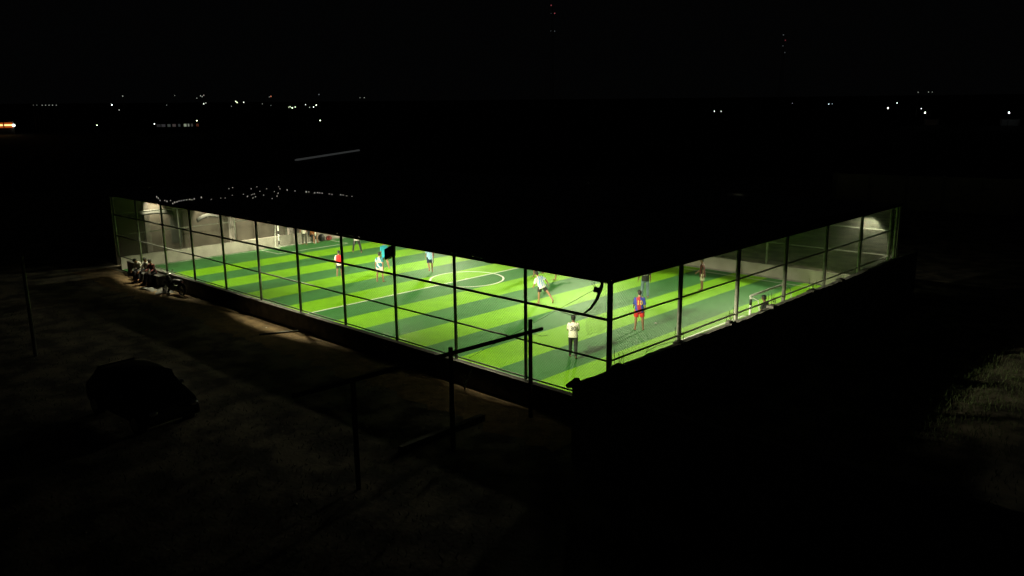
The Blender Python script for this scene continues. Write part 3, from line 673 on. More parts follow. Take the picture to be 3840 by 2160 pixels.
    # eyes
    for s in (-1, 1):
        bm = bmesh.new(); ell(bm, HP(s*0.030, 0.083, 0.010), (0.012*k, 0.008*k, 0.007*k), hr, 8, 6); e = obj('eye', bm, M['eye'], t, True)
        bm = bmesh.new(); ell(bm, HP(s*0.030, 0.0895, 0.010), (0.005*k, 0.004*k, 0.005*k), hr, 8, 6); obj('pupil', bm, M['black'], e, True)
    # shirt
    bm = bmesh.new(); wz = -0.10-hem
    sweep(bm, [X(T(0, 0, wz)), X(T(0, 0, 0.02)), X(T(0, 0, 0.14)), X(TS(0, 0, 0.30)), X(TS(0, 0, 0.40)), X(TS(0, 0, 0.475)), X(TS(0, 0, 0.505))],
          [(0.198*k, 0.154*k), (0.190*k, 0.146*k), (0.176*k, 0.130*k), (0.184*k, 0.128*k), (0.184*k, 0.116*k), (0.112*k, 0.086*k), (0.066*k, 0.066*k)])
    for nm in 'lr':
        a, b, c2 = J['sh'+nm], J['elb'+nm], J['wr'+nm]; s = -1 if nm == 'l' else 1
        if sleeve <= 1: pts = [TS(s*0.07, 0, 0.415), TS(s*0.135, 0, 0.418), a.lerp(b, .12), a.lerp(b, sleeve*0.55), a.lerp(b, sleeve)]; rr = [0.062, 0.062, 0.063, 0.064, 0.071]
        else: pts = [TS(s*0.07, 0, 0.415), TS(s*0.135, 0, 0.418), a.lerp(b, .5), b, b.lerp(c2, .5), b.lerp(c2, .93)]; rr = [0.062, 0.062, 0.058, 0.053, 0.048, 0.042]
        sweep(bm, [X(p) for p in pts], [r*k for r in rr]); ell(bm, X(a), (0.060*k,)*3, u=10, v=8)
    sh = fuse('shirt', bm, 0.0125, 4, shirt, t, noise=0.0015)
    if hood:
        bm = bmesh.new(); ell(bm, HP(0, -0.03, 0.02), (0.115*k, 0.118*k, 0.125*k), hr); ell(bm, HP(0, -0.05, -0.09), (0.12*k, 0.09*k, 0.07*k), hr); fuse('hood', bm, 0.014, 2, shirt, t)
    # shorts or trousers
    bm = bmesh.new(); fr = {'shorts': .78, 'short_shorts': .6, 'long': 1.0}[legs]
    sweep(bm, [X(T(0, 0, 0.09)), X(T(0, 0, -0.03)), X(pel + Vector((0, 0, -0.12)))], [(0.160*k, 0.118*k), (0.172*k, 0.130*k), (0.150*k, 0.115*k)])
    for nm in 'lr':
        a, b, c2 = J['hip'+nm], J['knee'+nm], J['ank'+nm]
        if legs == 'long': pts = [a, a.lerp(b, .5), b, b.lerp(c2, .5), b.lerp(c2, .97)]; rr = [.104, .092, .074, .064, .060]
        else: pts = [a, a.lerp(b, fr*.5), a.lerp(b, fr)]; rr = [.106, .104, .108]
        sweep(bm, [X(p) for p in pts], [r*k for r in rr]); ell(bm, X(a), (0.1*k,)*3, u=10, v=8)
        if legs == 'long': ell(bm, X(b), (0.072*k,)*3, u=10, v=8)
    fuse('trousers' if legs == 'long' else 'shorts', bm, 0.0125, 2, shorts, t, noise=0.001)
    if number:
        bvh = BVHTree.FromPolygons([v.co.copy() for v in sh.data.vertices], [list(p.vertices) for p in sh.data.polygons])
        for txt, size, zc, nmn in ((number, 0.25, 0.26, 'back_number'),) + (((name_line, 0.07, 0.42, 'name_line'),) if name_line else ()):
            cd = bpy.data.curves.new('txt', 'FONT'); cd.body = txt; cd.size = size*k; cd.align_x = 'CENTER'; cd.align_y = 'CENTER'; cd.resolution_u = 3; cd.offset = 0.004*k
            co = bpy.data.objects.new('txt', cd); TMP.collection.objects.link(co)
            with bpy.context.temp_override(scene=TMP, view_layer=TMP.view_layers[0]):
                dg = bpy.context.evaluated_depsgraph_get(); me = bpy.data.meshes.new_from_object(co.evaluated_get(dg))
            b2 = bmesh.new(); b2.from_mesh(me); bmesh.ops.triangulate(b2, faces=b2.faces[:])
            for _ in range(2): bmesh.ops.subdivide_edges(b2, edges=[e for e in b2.edges if e.calc_length() > 0.02], cuts=1)
            inv = rotS
            for v in b2.verts:
                src = X(pel + rotS @ Vector((v.co.x/k, -0.5, zc + v.co.y/k))); h = bvh.ray_cast(src, rotS @ Vector((0, 1, 0)))
                v.co = (h[0] - (rotS @ Vector((0, 1, 0)))*0.007) if h[0] is not None else src + (rotS @ Vector((0, 1, 0)))*0.36*k
            obj(nmn, b2, numcol, sh)
    if extra: extra(t, J, k, X)
    return t
def plain(name, c, n=0.2): return mat('cloth_'+name, c, 0.85, noise=n, scale=7, bump=0.3, bscale=12)
BLUE = (0.03, 0.045, 0.30); GAR = (0.28, 0.02, 0.035)
away = 134
person('person in a cream shirt numbered 30 with dark trousers walking away', (-5.15, 4.66, 0), 128, 1.62, dict(leg_l=(10, 2, 6, 0), leg_r=(-12, 2, 14, 0), arm_l=(22, 10, 75), in_l=-20, arm_r=(18, 8, 60), in_r=-10, lean=4, toe_r=-25),
       plain('cream_print', (0.78, 0.74, 0.62), 0.13), plain('charcoal', (0.022, 0.022, 0.024)), number='30', numcol=plain('ink', (0.02, 0.03, 0.03)), legs='long', skin=M['skin2'], hairstyle=0.006, sleeve=.8)
person('person in a blue and red shirt numbered 10 with red shorts by the right fence', (-5.5, 9.43, 0), 130, 1.70, dict(leg_l=(2, 5, 4, 0), leg_r=(0, 7, 3, 0), arm_l=(8, 10, 55), arm_r=(0, 12, 20)),
       band('blue_red_cloth', 0, [(0, BLUE), (0.33, (0.02, 0.03, 0.12)), (0.40, BLUE), (0.50, GAR), (0.66, BLUE)], tilt=(0.1, 2)), plain('bright_red', (0.50, 0.02, 0.015)), number='10', numcol=plain('yellow_ink', (0.75, 0.50, 0.06)), hem=0.06, sleeve=.95)
person('person in a black numbered shirt and grey blue jeans, head hidden by the roof', (-8.65, 14.45, 0), 128, 1.72, dict(leg_l=(0, 6, 2, 0), leg_r=(4, 4, 5, 0), arm_l=(6, 26, 10), arm_r=(0, 14, 30)),
       plain('black_shirt', (0.016, 0.016, 0.018)), plain('faded_jeans', (0.10, 0.16, 0.18)), number='33', numcol=plain('grey_ink', (0.30, 0.31, 0.30)), legs='long', skin=M['skin2'])
person('person in a dark red and black striped shirt and cream shorts near the far wall', (-7.35, 17.58, 0), 212, 1.68, dict(leg_l=(0, 3, 2, 0), leg_r=(3, 3, 4, 0), arm_l=(-6, 8, 12), arm_r=(12, 10, 40)),
       band('red_black_stripes', 0, [(0, (0.10, 0.012, 0.01)), (0.5, (0.012, 0.010, 0.010))], freq=13), plain('cream_short', (0.48, 0.45, 0.34)), skin=M['skin2'], hem=0.1)
person('person keeping goal in a dark shirt behind the unfinished wall', (-1.25, 12.25, 0), 175, 1.66, dict(leg_l=(8, 8, 16, 0), leg_r=(8, 8, 16, 0), arm_l=(16, 12, 40), arm_r=(16, 12, 40), lean=10),
       plain('dark_grey_shirt', (0.03, 0.032, 0.035)), plain('black_short', (0.015, 0.015, 0.015)), skin=M['skin2'])
person('person running in a white shirt with light blue stripes and black shorts', (-11.55, 10.1, 0), 158, 1.66, dict(leg_l=(16, 0, 12, 0), leg_r=(-34, 26, 14, 0), arm_l=(24, 30, 40), arm_r=(-14, 34, 30), lean=16, side=-16, toe_r=-55, twist=16),
       band('sky_blue_stripes', 0, [(0, (0.60, 0.62, 0.56)), (0.45, (0.17, 0.34, 0.58))], freq=9.0, second=(1.17, 0.19, 0.24, (0.62, 0.63, 0.56))), plain('black_short', (0.015, 0.015, 0.015)), legs='short_shorts', sleeve=.85)
person('person in a red shirt with white sleeves and dark shorts', (-24.2, 7.38, 0), 140, 1.50, dict(leg_l=(-14, 3, 30, 0), leg_r=(10, 3, 12, 0), arm_l=(-10, 14, 25), arm_r=(10, 14, 40), lean=4),
       band('red_body_white_sleeves', 0, [(0, (0.72, 0.015, 0.02)), (0.99, (0.72, 0.015, 0.02))], second=(1.07, 0.150, 0.245, (0.72, 0.70, 0.64))), plain('dark_green_short', (0.02, 0.035, 0.03)), hem=0.06, sleeve=.9)
person('person in a teal and white patterned shirt numbered 20 and white shorts', (-21.5, 8.12, 0), 118, 1.62, dict(leg_l=(2, 8, 4, 0), leg_r=(0, 10, 3, 0), arm_l=(0, 12, 8), arm_r=(-14, 12, 16)),
       band('teal_white_print', 0, [(0, (0.02, 0.17, 0.21)), (0.34, (0.62, 0.64, 0.60)), (0.66, (0.02, 0.17, 0.21))], tilt=(0.75, 2), freq=3.6, wob=0.12), plain('white_short', (0.66, 0.58, 0.56)), number='20', numcol=plain('cream_ink', (0.70, 0.62, 0.45)), sleeve=.75)
person('person in a plain bright teal shirt and navy shorts, head hidden by the roof', (-24.2, 10.55, 0), 170, 1.68, dict(leg_l=(16, 2, 24, 0), leg_r=(-8, 4, 18, 0), arm_l=(6, 8, 20), arm_r=(20, 8, 46), lean=7),
       plain('teal_shirt', (0.01, 0.26, 0.34)), plain('navy_short', (0.015, 0.03, 0.07)), hem=0.12, sleeve=.95)
person('person in a pale blue shirt and navy shorts with a white side stripe', (-21.4, 11.62, 0), 150, 1.66, dict(leg_l=(-16, 3, 34, 0), leg_r=(10, 3, 16, 0), arm_l=(10, 8, 30), arm_r=(14, 12, 24), lean=4),
       band('pale_blue_shirt', 0, [(0, (0.25, 0.46, 0.62)), (0.62, (0.45, 0.16, 0.20))], wob=0.05), band('navy_white_side', 0, [(0, (0.01, 0.02, 0.05)), (0.60, (0.55, 0.60, 0.65)), (0.645, (0.01, 0.02, 0.05))]), hem=0.05)
person('person in a pale top and long dark trousers striding near the left penalty area', (-30.0, 12.75, 0), 150, 1.68, dict(leg_l=(20, 14, 8, 0), leg_r=(-14, 14, 6, 0), arm_l=(10, 10, 60), arm_r=(16, 12, 60)),
       plain('pale_pink_shirt', (0.60, 0.54, 0.52)), band('dark_track_trousers', 0, [(0, (0.02, 0.02, 0.022)), (0.34, (0.55, 0.55, 0.52)), (0.355, (0.02, 0.02, 0.022))]), legs='long')
person('person far behind the running player, dark bare legs showing under the roof', (-16.1, 14.75, 0), 225, 1.66, dict(leg_l=(14, 8, 10, 0), leg_r=(-18, 8, 26, 0), arm_l=(10, 10, 40), arm_r=(-10, 10, 40), lean=8),
       plain('grey_shirt', (0.3, 0.3, 0.3)), plain('black_short', (0.015, 0.015, 0.015)), skin=M['skin2'])
person('person running on the far half, only bare lower legs showing under the roof', (-14.45, 14.95, 0), 195, 1.66, dict(leg_l=(32, 6, 26, 0), leg_r=(-30, 6, 40, 0), arm_l=(10, 10, 40), arm_r=(-10, 10, 40), lean=12),
       plain('grey_shirt', (0.3, 0.3, 0.3)), plain('black_short', (0.015, 0.015, 0.015)))
person('person in a white shirt leaning on the left end wall beside the bags', (-35.35, 12.2, 0), -40, 1.62, dict(leg_l=(8, 3, 4, 0), leg_r=(-4, 3, 4, 0), arm_l=(24, 10, 50), arm_r=(24, 10, 50), lean=12),
       plain('white_tee', (0.62, 0.60, 0.52)), plain('olive_trousers', (0.05, 0.05, 0.035)), legs='long')

SIT = dict(leg_l=(82, 6, 84, 0), leg_r=(74, 10, 70, 0), arm_l=(38, 6, 50), arm_r=(40, 6, 60), lean=22, head=14)
def seated(label, loc, heading, H, seat, shirt, shorts, **kw):
    d = dict(SIT); d.update(kw.pop('pose', {})); d['lift'] = (seat+0.10)*1.70/H - 0.93
    return person(label, loc, heading, H, d, shirt, shorts, **kw)

# bench, chair and bags at the end wall
def chair(label, loc, rz):
    t = thing('plastic_chair', label, 'chair', loc, rz); m = M['black']
    bm = bmesh.new(); box(bm, -.2, .2, -.2, .2, .43, .46); bmesh.ops.bevel(bm, geom=bm.edges[:], offset=.01, segments=2, affect='EDGES'); obj('seat', bm, m, t)
    bm = bmesh.new(); box(bm, -.2, .2, -.24, -.205, .5, .86); bmesh.ops.bevel(bm, geom=bm.edges[:], offset=.012, segments=2, affect='EDGES'); obj('backrest', bm, m, t)
    for sx in (-.17, .17):
        for sy in (-.17, .17):
            bm = bmesh.new(); tube(bm, [(sx*1.1, sy*1.1, 0), (sx, sy, .43)], .016, 6); obj('leg', bm, m, t)
    for sx in (-.18, .18):
        bm = bmesh.new(); tube(bm, [(sx, -.21, .44), (sx, -.225, .55)], .014, 6); obj('back_strut', bm, m, t)
chair('black plastic chair under the person in orange at the left end wall', (-35.62, 13.0, 0), R(-90))
seated('person in an orange shirt sitting on a chair at the left end wall', (-35.60, 13.0, 0), 0, 1.62, 0.46, plain('orange_shirt', (0.52, 0.16, 0.03)), plain('black_short', (0.015, 0.015, 0.015)))
def bag(name, label, loc, r, m, strap=True):
    t = thing(name, label, 'bag', loc); bm = bmesh.new()
    ell(bm, (0, 0, r[2]*0.95), r, u=16, v=12)
    for v in bm.verts:
        v.co.z = max(v.co.z, 0.0); v.co += Vector((random.uniform(-.008, .008),)*3)
    obj('sack', bm, m, t, True)
    bm = bmesh.new(); tube(bm, [(r[0]*.8, -r[1]*.4, r[2]*.5), (r[0]*1.15, -r[1]*.3, r[2]*1.2), (r[0]*.8, -r[1]*.1, r[2]*1.75)], .014, 6); obj('strap', bm, M['cord'], t)
    bm = bmesh.new(); box(bm, r[0]*.70, r[0]*1.05, -r[1]*.5, r[1]*.5, r[2]*.3, r[2]*1.0); bmesh.ops.bevel(bm, geom=bm.edges[:], offset=.02, segments=2, affect='EDGES'); obj('pocket', bm, m, t)
bag('backpack', 'black rounded backpack against the left end wall', (-35.62, 13.75, 0), (0.16, 0.27, 0.27), M['black'])
bag('sports_bag', 'dark red sports bag right of the black backpack', (-35.60, 14.35, 0), (0.16, 0.25, 0.17), M['red'])

# ------------------------------------------------------------------ ledge, sitters and motorcycle outside the near wall
t = thing('concrete_bench', 'concrete bench against the near wall under the two sitting people', 'bench', (-31.0, -0.38, GZ))
bm = bmesh.new(); box(bm, -1.5, 1.9, -0.22, 0.22, 0.60, 0.68); obj('seat', bm, M['concd'], t)
for sx in (-1.2, 0.2, 1.6): 
    bm = bmesh.new(); box(bm, sx-.1, sx+.1, -.18, .18, 0, .598); obj('leg', bm, M['concd'], t)
seated('person in a white long sleeved top bending forward on the bench outside', (-31.5, -0.50, GZ), -60, 1.72, 0.70, plain('white_sweater', (0.60, 0.60, 0.52)), plain('dark_jean', (0.03, 0.03, 0.04)), legs='long', sleeve=1.5, pose=dict(lean=38, head=10))
seated('person in a white sleeved top sitting nearer the motorcycle on the bench', (-30.7, -0.46, GZ), -50, 1.70, 0.70, plain('white_shirt', (0.58, 0.58, 0.50)), plain('pale_trousers', (0.16, 0.16, 0.15)), legs='long', sleeve=.9, pose=dict(lean=18))
seated('person in a dark red and black top at the right end of the bench', (-30.0, -0.46, GZ), -65, 1.64, 0.70, band('dark_red_check', 0, [(0, (0.16, 0.02, 0.025)), (0.5, (0.02, 0.015, 0.015))], freq=9), plain('dark_jean', (0.03, 0.03, 0.04)), legs='long', sleeve=1.5, pose=dict(lean=16))

def motorcycle(label, loc, rz):
    t = thing('motorcycle', label, 'motorcycle', loc, rz)
    for x, nm in ((-0.62, 'rear'), (0.64, 'front')):
        bm = bmesh.new(); n = 28; prev = None; rings = []
        for i in range(n):
            a = 2*math.pi*i/n; cx, cz = x+0.255*math.cos(a), 0.30+0.255*math.sin(a)
            rings.append([bm.verts.new((cx+0.045*math.cos(q)*math.cos(a), 0.045*math.sin(q), cz+0.045*math.cos(q)*math.sin(a))) for q in [2*math.pi*j/8 for j in range(8)]])
        for i in range(n):
            for j in range(8): bm.faces.new((rings[i][j], rings[(i+1) % n][j], rings[(i+1) % n][(j+1) % 8], rings[i][(j+1) % 8]))
        wh = obj('wheel', bm, M['rubber'], t, True)
        bm = bmesh.new()
        for q in range(10):
            a = 2*math.pi*q/10; tube(bm, [(x, 0, 0.30), (x+0.22*math.cos(a), 0, 0.30+0.22*math.sin(a))], .007, 4)
        tube(bm, [(x, -.06, .30), (x, .06, .30)], .045, 10); obj('rim', bm, M['chrome'], wh)
        bm = bmesh.new(); pts = [(x+0.32*math.cos(a), 0, 0.30+0.32*math.sin(a)) for a in [R(30+20*q) for q in range(7)]]
        tube(bm, pts, .05, 6); obj('mudguard', bm, M['carpaint'], t, True)
    bm = bmesh.new(); limb(bm, [(-0.60, 0, 0.66), (-0.30, 0, 0.70), (0.02, 0, 0.66), (0.20, 0, 0.50), (0.36, 0, 0.72), (0.42, 0, 0.92)], [(.09, .07), (.12, .08), (.11, .09), (.13, .10), (.16, .09), (.10, .08)], side=Vector((0, 1, 0)))
    fuse('body', bm, 0.018, 3, M['carpaint'], t)
    bm = bmesh.new(); limb(bm, [(-0.66, 0, 0.78), (-0.35, 0, 0.79), (-0.02, 0, 0.75)], [(.11, .045), (.13, .05), (.09, .04)], side=Vector((0, 1, 0))); fuse('saddle', bm, 0.014, 3, M['black'], t)
    bm = bmesh.new(); box(bm, -.2, .16, -.13, .13, .22, .48); bmesh.ops.bevel(bm, geom=bm.edges[:], offset=.03, segments=2, affect='EDGES'); obj('engine', bm, M['steel'], t)
    bm = bmesh.new(); tube(bm, [(0.40, 0, 0.95), (0.64, -.07, 0.30)], .022, 8); tube(bm, [(0.40, 0, 0.95), (0.64, .07, 0.30)], .022, 8); obj('fork', bm, M['steel'], t, True)
    bm = bmesh.new(); tube(bm, [(0.30, -.34, 1.03), (0.38, -.15, 1.0), (0.40, 0, .98), (0.38, .15, 1.0), (0.30, .34, 1.03)], .016, 8); obj('handlebar', bm, M['chrome'], t, True)
    for s in (-1, 1):
        bm = bmesh.new(); tube(bm, [(0.37, s*.18, 1.0), (0.37, s*.26, 1.16)], .006, 5); ell(bm, (0.36, s*.28, 1.18), (.015, .06, .04)); obj('mirror', bm, M['chrome'], t, True)
    bm = bmesh.new(); ell(bm, (0.49, 0, 0.90), (.06, .09, .08)); obj('headlight', bm, M['chrome'], t, True)
    bm = bmesh.new(); ell(bm, (-0.76, 0, 0.72), (.04, .08, .04)); obj('tail_light', bm, M['red'], t, True)
    bm = bmesh.new(); tube(bm, [(0.0, .15, .28), (-.4, .17, .30), (-.78, .17, .38)], [.02, .035, .045], 8); obj('exhaust', bm, M['chrome'], t, True)
motorcycle('dark motorcycle parked at the near wall right of the sitting people', (-27.3, -0.62, GZ), R(192))
# pale mat on the ground
bm = bmesh.new(); n = 14; rows = []
for j in range(5):
    row = []
    for i in range(n+1):
        f = i/n; row.append(bm.verts.new((-1.15+2.3*f, -0.45+0.9*j/4 + 0.30*math.sin(f*3.1)*0.6, 0.03+0.05*math.sin(f*7+j)+0.12*math.sin(f*3.14)*(j/4)**2)))
    rows.append(row)
for j in range(4):
    for i in range(n): bm.faces.new((rows[j][i], rows[j][i+1], rows[j+1][i+1], rows[j+1][i]))
o = obj('sand_heap', bm, M['conc'], smooth=True); o.location = (-28.75, -0.95, GZ+0.03); tag(o, 'low curved mound of pale sand between the sitting people and the motorcycle', 'sand heap')
# loose stones on the dirt
bm = bmesh.new(); rnd = random.Random(12)
for k in range(2600):
    x = rnd.uniform(-35, -1); y = -0.2-abs(rnd.gauss(0, 1.6)) if k % 3 else rnd.uniform(-14, -2); r = rnd.uniform(.012, .04)*(1.6 if rnd.random() < .06 else 1)
    vs = [bm.verts.new((x+r*a*rnd.uniform(.6, 1.3), y+r*b*rnd.uniform(.6, 1.3), GZ+r*c*rnd.uniform(.5, 1))) for a, b, c in ((1, 0, 0), (0, 1, 0), (-1, 0, 0), (0, -1, 0), (0, 0, 1))]
    for q in range(4): bm.faces.new((vs[q], vs[(q+1) % 4], vs[4]))
struct(obj('gravel', bm, M['conc']), 'stuff')
# litter
def scrap(label, loc, s):
    bm = bmesh.new(); bmesh.ops.create_icosphere(bm, subdivisions=2, radius=1)
    for v in bm.verts: v.co = Vector((v.co.x*s, v.co.y*s*.7, v.co.z*s*.4+s*.4))*random.uniform(.8, 1.2)
    o = obj('paper_scrap', bm, mat('white_paper', (0.7, 0.7, 0.66), 0.8)); o.location = loc; tag(o, label, 'litter')
scrap('white paper scrap on the turf right of the person numbered 10', (-5.55, 10.75, 0.0), 0.06)
scrap('pale paper scrap in the lit dirt outside the near wall', (-17.8, -0.85, GZ), 0.05)
scrap('small pale scrap in the dark below the third near fence bay', (-8.2, -0.9, GZ), 0.05)
bm = bmesh.new(); tube(bm, [(-16.2, -0.25, GZ+.07), (-16.9, -1.7, GZ+.07)], .04, 6); tag(obj('iron_pipe', bm, M['steel'], smooth=True), 'thin pipe lying on the lit dirt outside the near wall', 'pipe')

# ------------------------------------------------------------------ parked car and pole on the left
def car():
    t = thing('parked_car', 'dark hatchback car parked in the shadows at the lower left', 'car', (-11.4, -8.8, GZ), R(4))
    prof = [(-1.95, .35), (-2.0, .62), (-1.93, .95), (-1.70, 1.05), (-1.35, 1.45), (-0.9, 1.60), (0.2, 1.62), (0.75, 1.50), (1.25, 1.08), (1.85, .95), (2.05, .72), (2.08, .35), (1.75, .28), (-1.6, .28)]
    bm = bmesh.new(); prev = None; secs = [(-0.84, .90, .0), (-0.80, .97, 0), (-0.62, 1.0, 0), (0, 1.0, 0.02), (0.62, 1.0, 0), (0.80, .97, 0), (0.84, .90, 0)]
    for y, sc, dz in secs:
        ring = []
        for (x, z) in prof:
            yy = y*(1.0 if z < 1.06 else 1-(z-1.06)*0.32); ring.append(bm.verts.new((x*(.96+.04*sc), yy, .35+(z-.35)*sc+dz)))
        if prev:
            for i in range(len(prof)): bm.faces.new((prev[i], prev[(i+1) % len(prof)], ring[(i+1) % len(prof)], ring[i]))
        else: bm.faces.new(ring[::-1])
        prev = ring
    bm.faces.new(prev); bmesh.ops.recalc_face_normals(bm, faces=bm.faces[:])
    o = obj('body', bm, M['carpaint'], t, True); m = o.modifiers.new('s', 'SUBSURF'); m.levels = 2; m.render_levels = 2
    for s in (-1, 1):
        for (xa, xb) in ((-1.15, -.2), (-.12, .75)):
            bm = bmesh.new(); q = [(xa, s*.835, 1.08), (xb, s*.835, 1.08), (xb-.12, s*.735, 1.46), (xa+.12, s*.735, 1.46)]
            f = bm.faces.new([bm.verts.new(p) for p in q]); e = bmesh.ops.extrude_face_region(bm, geom=[f])
            for gg in e['geom']:
                if isinstance(gg, bmesh.types.BMVert): gg.co.y += s*.012
            obj('side_window', bm, M['glass'], t)
        for x in (-1.3, 1.32):
            bm = bmesh.new(); tube(bm, [(x, s*.66, .32), (x, s*.86, .32)], .32, 22); wh = obj('wheel', bm, M['rubber'], t)
            bm = bmesh.new(); tube(bm, [(x, s*.861, .32), (x, s*.875, .32)], .2, 16); obj('rim', bm, M['chrome'], wh)
        bm = bmesh.new(); ell(bm, (2.03, s*.62, .74), (.06, .14, .08)); obj('headlight', bm, M['chrome'], t, True)
        bm = bmesh.new(); ell(bm, (-1.98, s*.64, .86), (.05, .13, .10)); obj('tail_light', bm, M['red'], t, True)
        bm = bmesh.new(); ell(bm, (.85, s*.93, 1.08), (.08, .09, .06)); obj('mirror', bm, M['chrome'], t, True)
    for (x0, z0, x1, z1) in ((-1.74, 1.09, -1.40, 1.46), (.82, 1.48, 1.28, 1.11)):
        bm = bmesh.new(); f = bm.faces.new([bm.verts.new(p) for p in ((x0, -.66, z0+.02), (x0, .66, z0+.02), (x1, .58, z1+.02), (x1, -.58, z1+.02))]); e = bmesh.ops.extrude_face_region(bm, geom=[f])
        for gg in e['geom']:
            if isinstance(gg, bmesh.types.BMVert): gg.co.z += .012
        obj('windscreen', bm, M['glass'], t)
car()
t = thing('utility_pole', 'pale thin pole standing in the dark at the left edge', 'pole', (-20.9, -9.0, GZ))
bm = bmesh.new(); tube(bm, [(0, 0, 0), (0.02, 0, 1.9), (0.0, 0, 3.9)], [.075, .07, .06], 10); obj('shaft', bm, M['steel'], t, True)
bm = bmesh.new(); tube(bm, [(0, 0, 3.9), (0, 0, 3.93)], .08, 10); obj('cap', bm, M['steel'], t)

# ------------------------------------------------------------------ surroundings
def building(name, label, loc, rz, L, Wd, h, rh, wallm, roofm, wins=()):
    t = thing(name, label, 'building', loc, rz)
    bm = bmesh.new(); box(bm, -L/2, L/2, -Wd/2, Wd/2, 0, h); obj('wall', bm, wallm, t)
    bm = bmesh.new(); o_ = .4
    v = [bm.verts.new(p) for p in ((-L/2-o_, -Wd/2-o_, h+.003), (L/2+o_, -Wd/2-o_, h+.003), (L/2+o_, 0, h+rh), (-L/2-o_, 0, h+rh), (L/2+o_, Wd/2+o_, h+.003), (-L/2-o_, Wd/2+o_, h+.003))]
    for f in ((0, 1, 2, 3), (3, 2, 4, 5), (0, 3, 5), (1, 4, 2), (0, 5, 4, 1)): bm.faces.new([v[i] for i in f])
    obj('roof', bm, roofm, t)
    for (x0, x1, z0, z1, m) in wins:
        bm = bmesh.new(); box(bm, x0, x1, -Wd/2-.03, -Wd/2-.003, z0, z1); wf = obj('window', bm, m, t)
        bm = bmesh.new(); box(bm, x0-.08, x1+.08, -Wd/2-.025, -Wd/2-.002, z0-.08, z0-.002); obj('sill', bm, M['shed'], wf)
    return t
a = Vector((-73.65, 35.5)); b = Vector((-85.46, 53.3)); mid = (a+b)/2; ang = math.atan2(b.y-a.y, b.x-a.x)
Lr = (b-a).length
t = building('low_house', 'low dark house behind the pitch with a faintly glowing strip on its roof ridge', (mid.x, mid.y, GZ), ang, Lr+3, 9, 2.0, 1.05, M['housewall'], M['shed'])
bm = bmesh.new(); tube(bm, [(-Lr/2, 0, 3.09), (Lr/2, 0, 3.09)], .17, 5); obj('glowing_ridge', bm, emat('ridge_glow', (0.75, 0.8, 0.78), 0.030), t)  # strip glows by itself in place of light falling on the ridge
def dirat(px, py, D):
    d = cf + cr*(px-1920)/3046.7 - cu*(py-1080)/3046.7; return CAM + d*(D/math.hypot(d.x, d.y))
t = thing('boundary_wall', 'long grey boundary wall in the dark beyond the right end of the pitch', 'wall', (-8, 58, GZ), R(14))
bm = wall_mesh(-9, 9, -.1, .1, 0, 3.0, 0.5, .02); obj('panel', bm, M['plaster'], t)
for k in range(-3, 4):
    bm = bmesh.new(); box(bm, k*2.9-.15, k*2.9+.15, -.16, -.102, 0, 3.15); obj('pier', bm, M['conc'], t)

# shops with lights on, far left
def far_shop():
    pr = dirat(52, 470, 262); pl = dirat(-190, 470, 262); mid = (pr+pl)/2; L = (pr-pl).length; ang = math.atan2((pr-pl).y, (pr-pl).x); zb = GZ+82*.035
    t = thing('lit_shop', 'shop with glowing orange signs at the far left edge', 'shop', (mid.x, mid.y, zb), ang)
    zz = pr.z-zb
    bm = bmesh.new(); box(bm, -L/2, L/2, 0, 6, 0, zz+1.1); obj('wall', bm, M['housewall'], t)
    dy = lambda px: (dirat(px, 470, 262)-mid).length*(1 if px > -69 else -1)
    for (xa, xb) in ((-180, 12), (16, 47)):
        x0, x1 = dy(xa), dy(xb)
        bm = bmesh.new(); box(bm, x0, x1, -.06, -.003, zz-.62, zz+.75); s = obj('sign_board', bm, emat('orange_sign', (1.0, 0.16, 0.02), 0.35), t)
        bm = bmesh.new(); box(bm, x0, x1-.1, -.11, -.062, zz-.12, zz+.30); obj('bright_tube', bm, emat('yellow_tube', (1.0, 0.75, 0.25), 1.6), s)
    bm = bmesh.new(); ell(bm, (dy(51), -.15, zz), (.42, .2, .38)); obj('end_lamp', bm, emat('white_end_lamp', (0.9, 1.0, 0.85), 2.2), t)
far_shop()
def row_shop():
    pl = dirat(585, 470, 250); pr = dirat(745, 468, 250); mid = (pl+pr)/2; L = (pr-pl).length; ang = math.atan2((pr-pl).y, (pr-pl).x); zb = GZ+70*.035
    t = thing('shop_row', 'row of small dim shopfronts below the town lights', 'shop', (mid.x, mid.y, zb), ang); zz = mid.z-zb
    bm = bmesh.new(); box(bm, -L/2-.5, L/2+.5, 0, 5, 0, zz+1.2); obj('wall', bm, M['shed'], t)
    for i, (f, w2, c, s) in enumerate(((.06, .5, (.7, .7, .72), .05), (.17, .5, (.7, .65, .7), .09), (.30, .4, (.7, .8, .7), .12), (.42, .45, (1, .8, .75), .10), (.54, .3, (.7, .8, .8), .08), (.68, .35, (.85, 1, .7), .55), (.76, .2, (.9, 1, .8), .40), (.84, .25, (.7, .7, .6), .12), (.97, .28, (.9, .25, .12), .22))):
        x = -L/2+L*f; bm = bmesh.new(); box(bm, x-w2, x+w2, -.06, -.003, zz-.45, zz+.30); obj('lit_window', bm, emat('shop_glow_%d' % i, c, s*0.4), t)
row_shop()
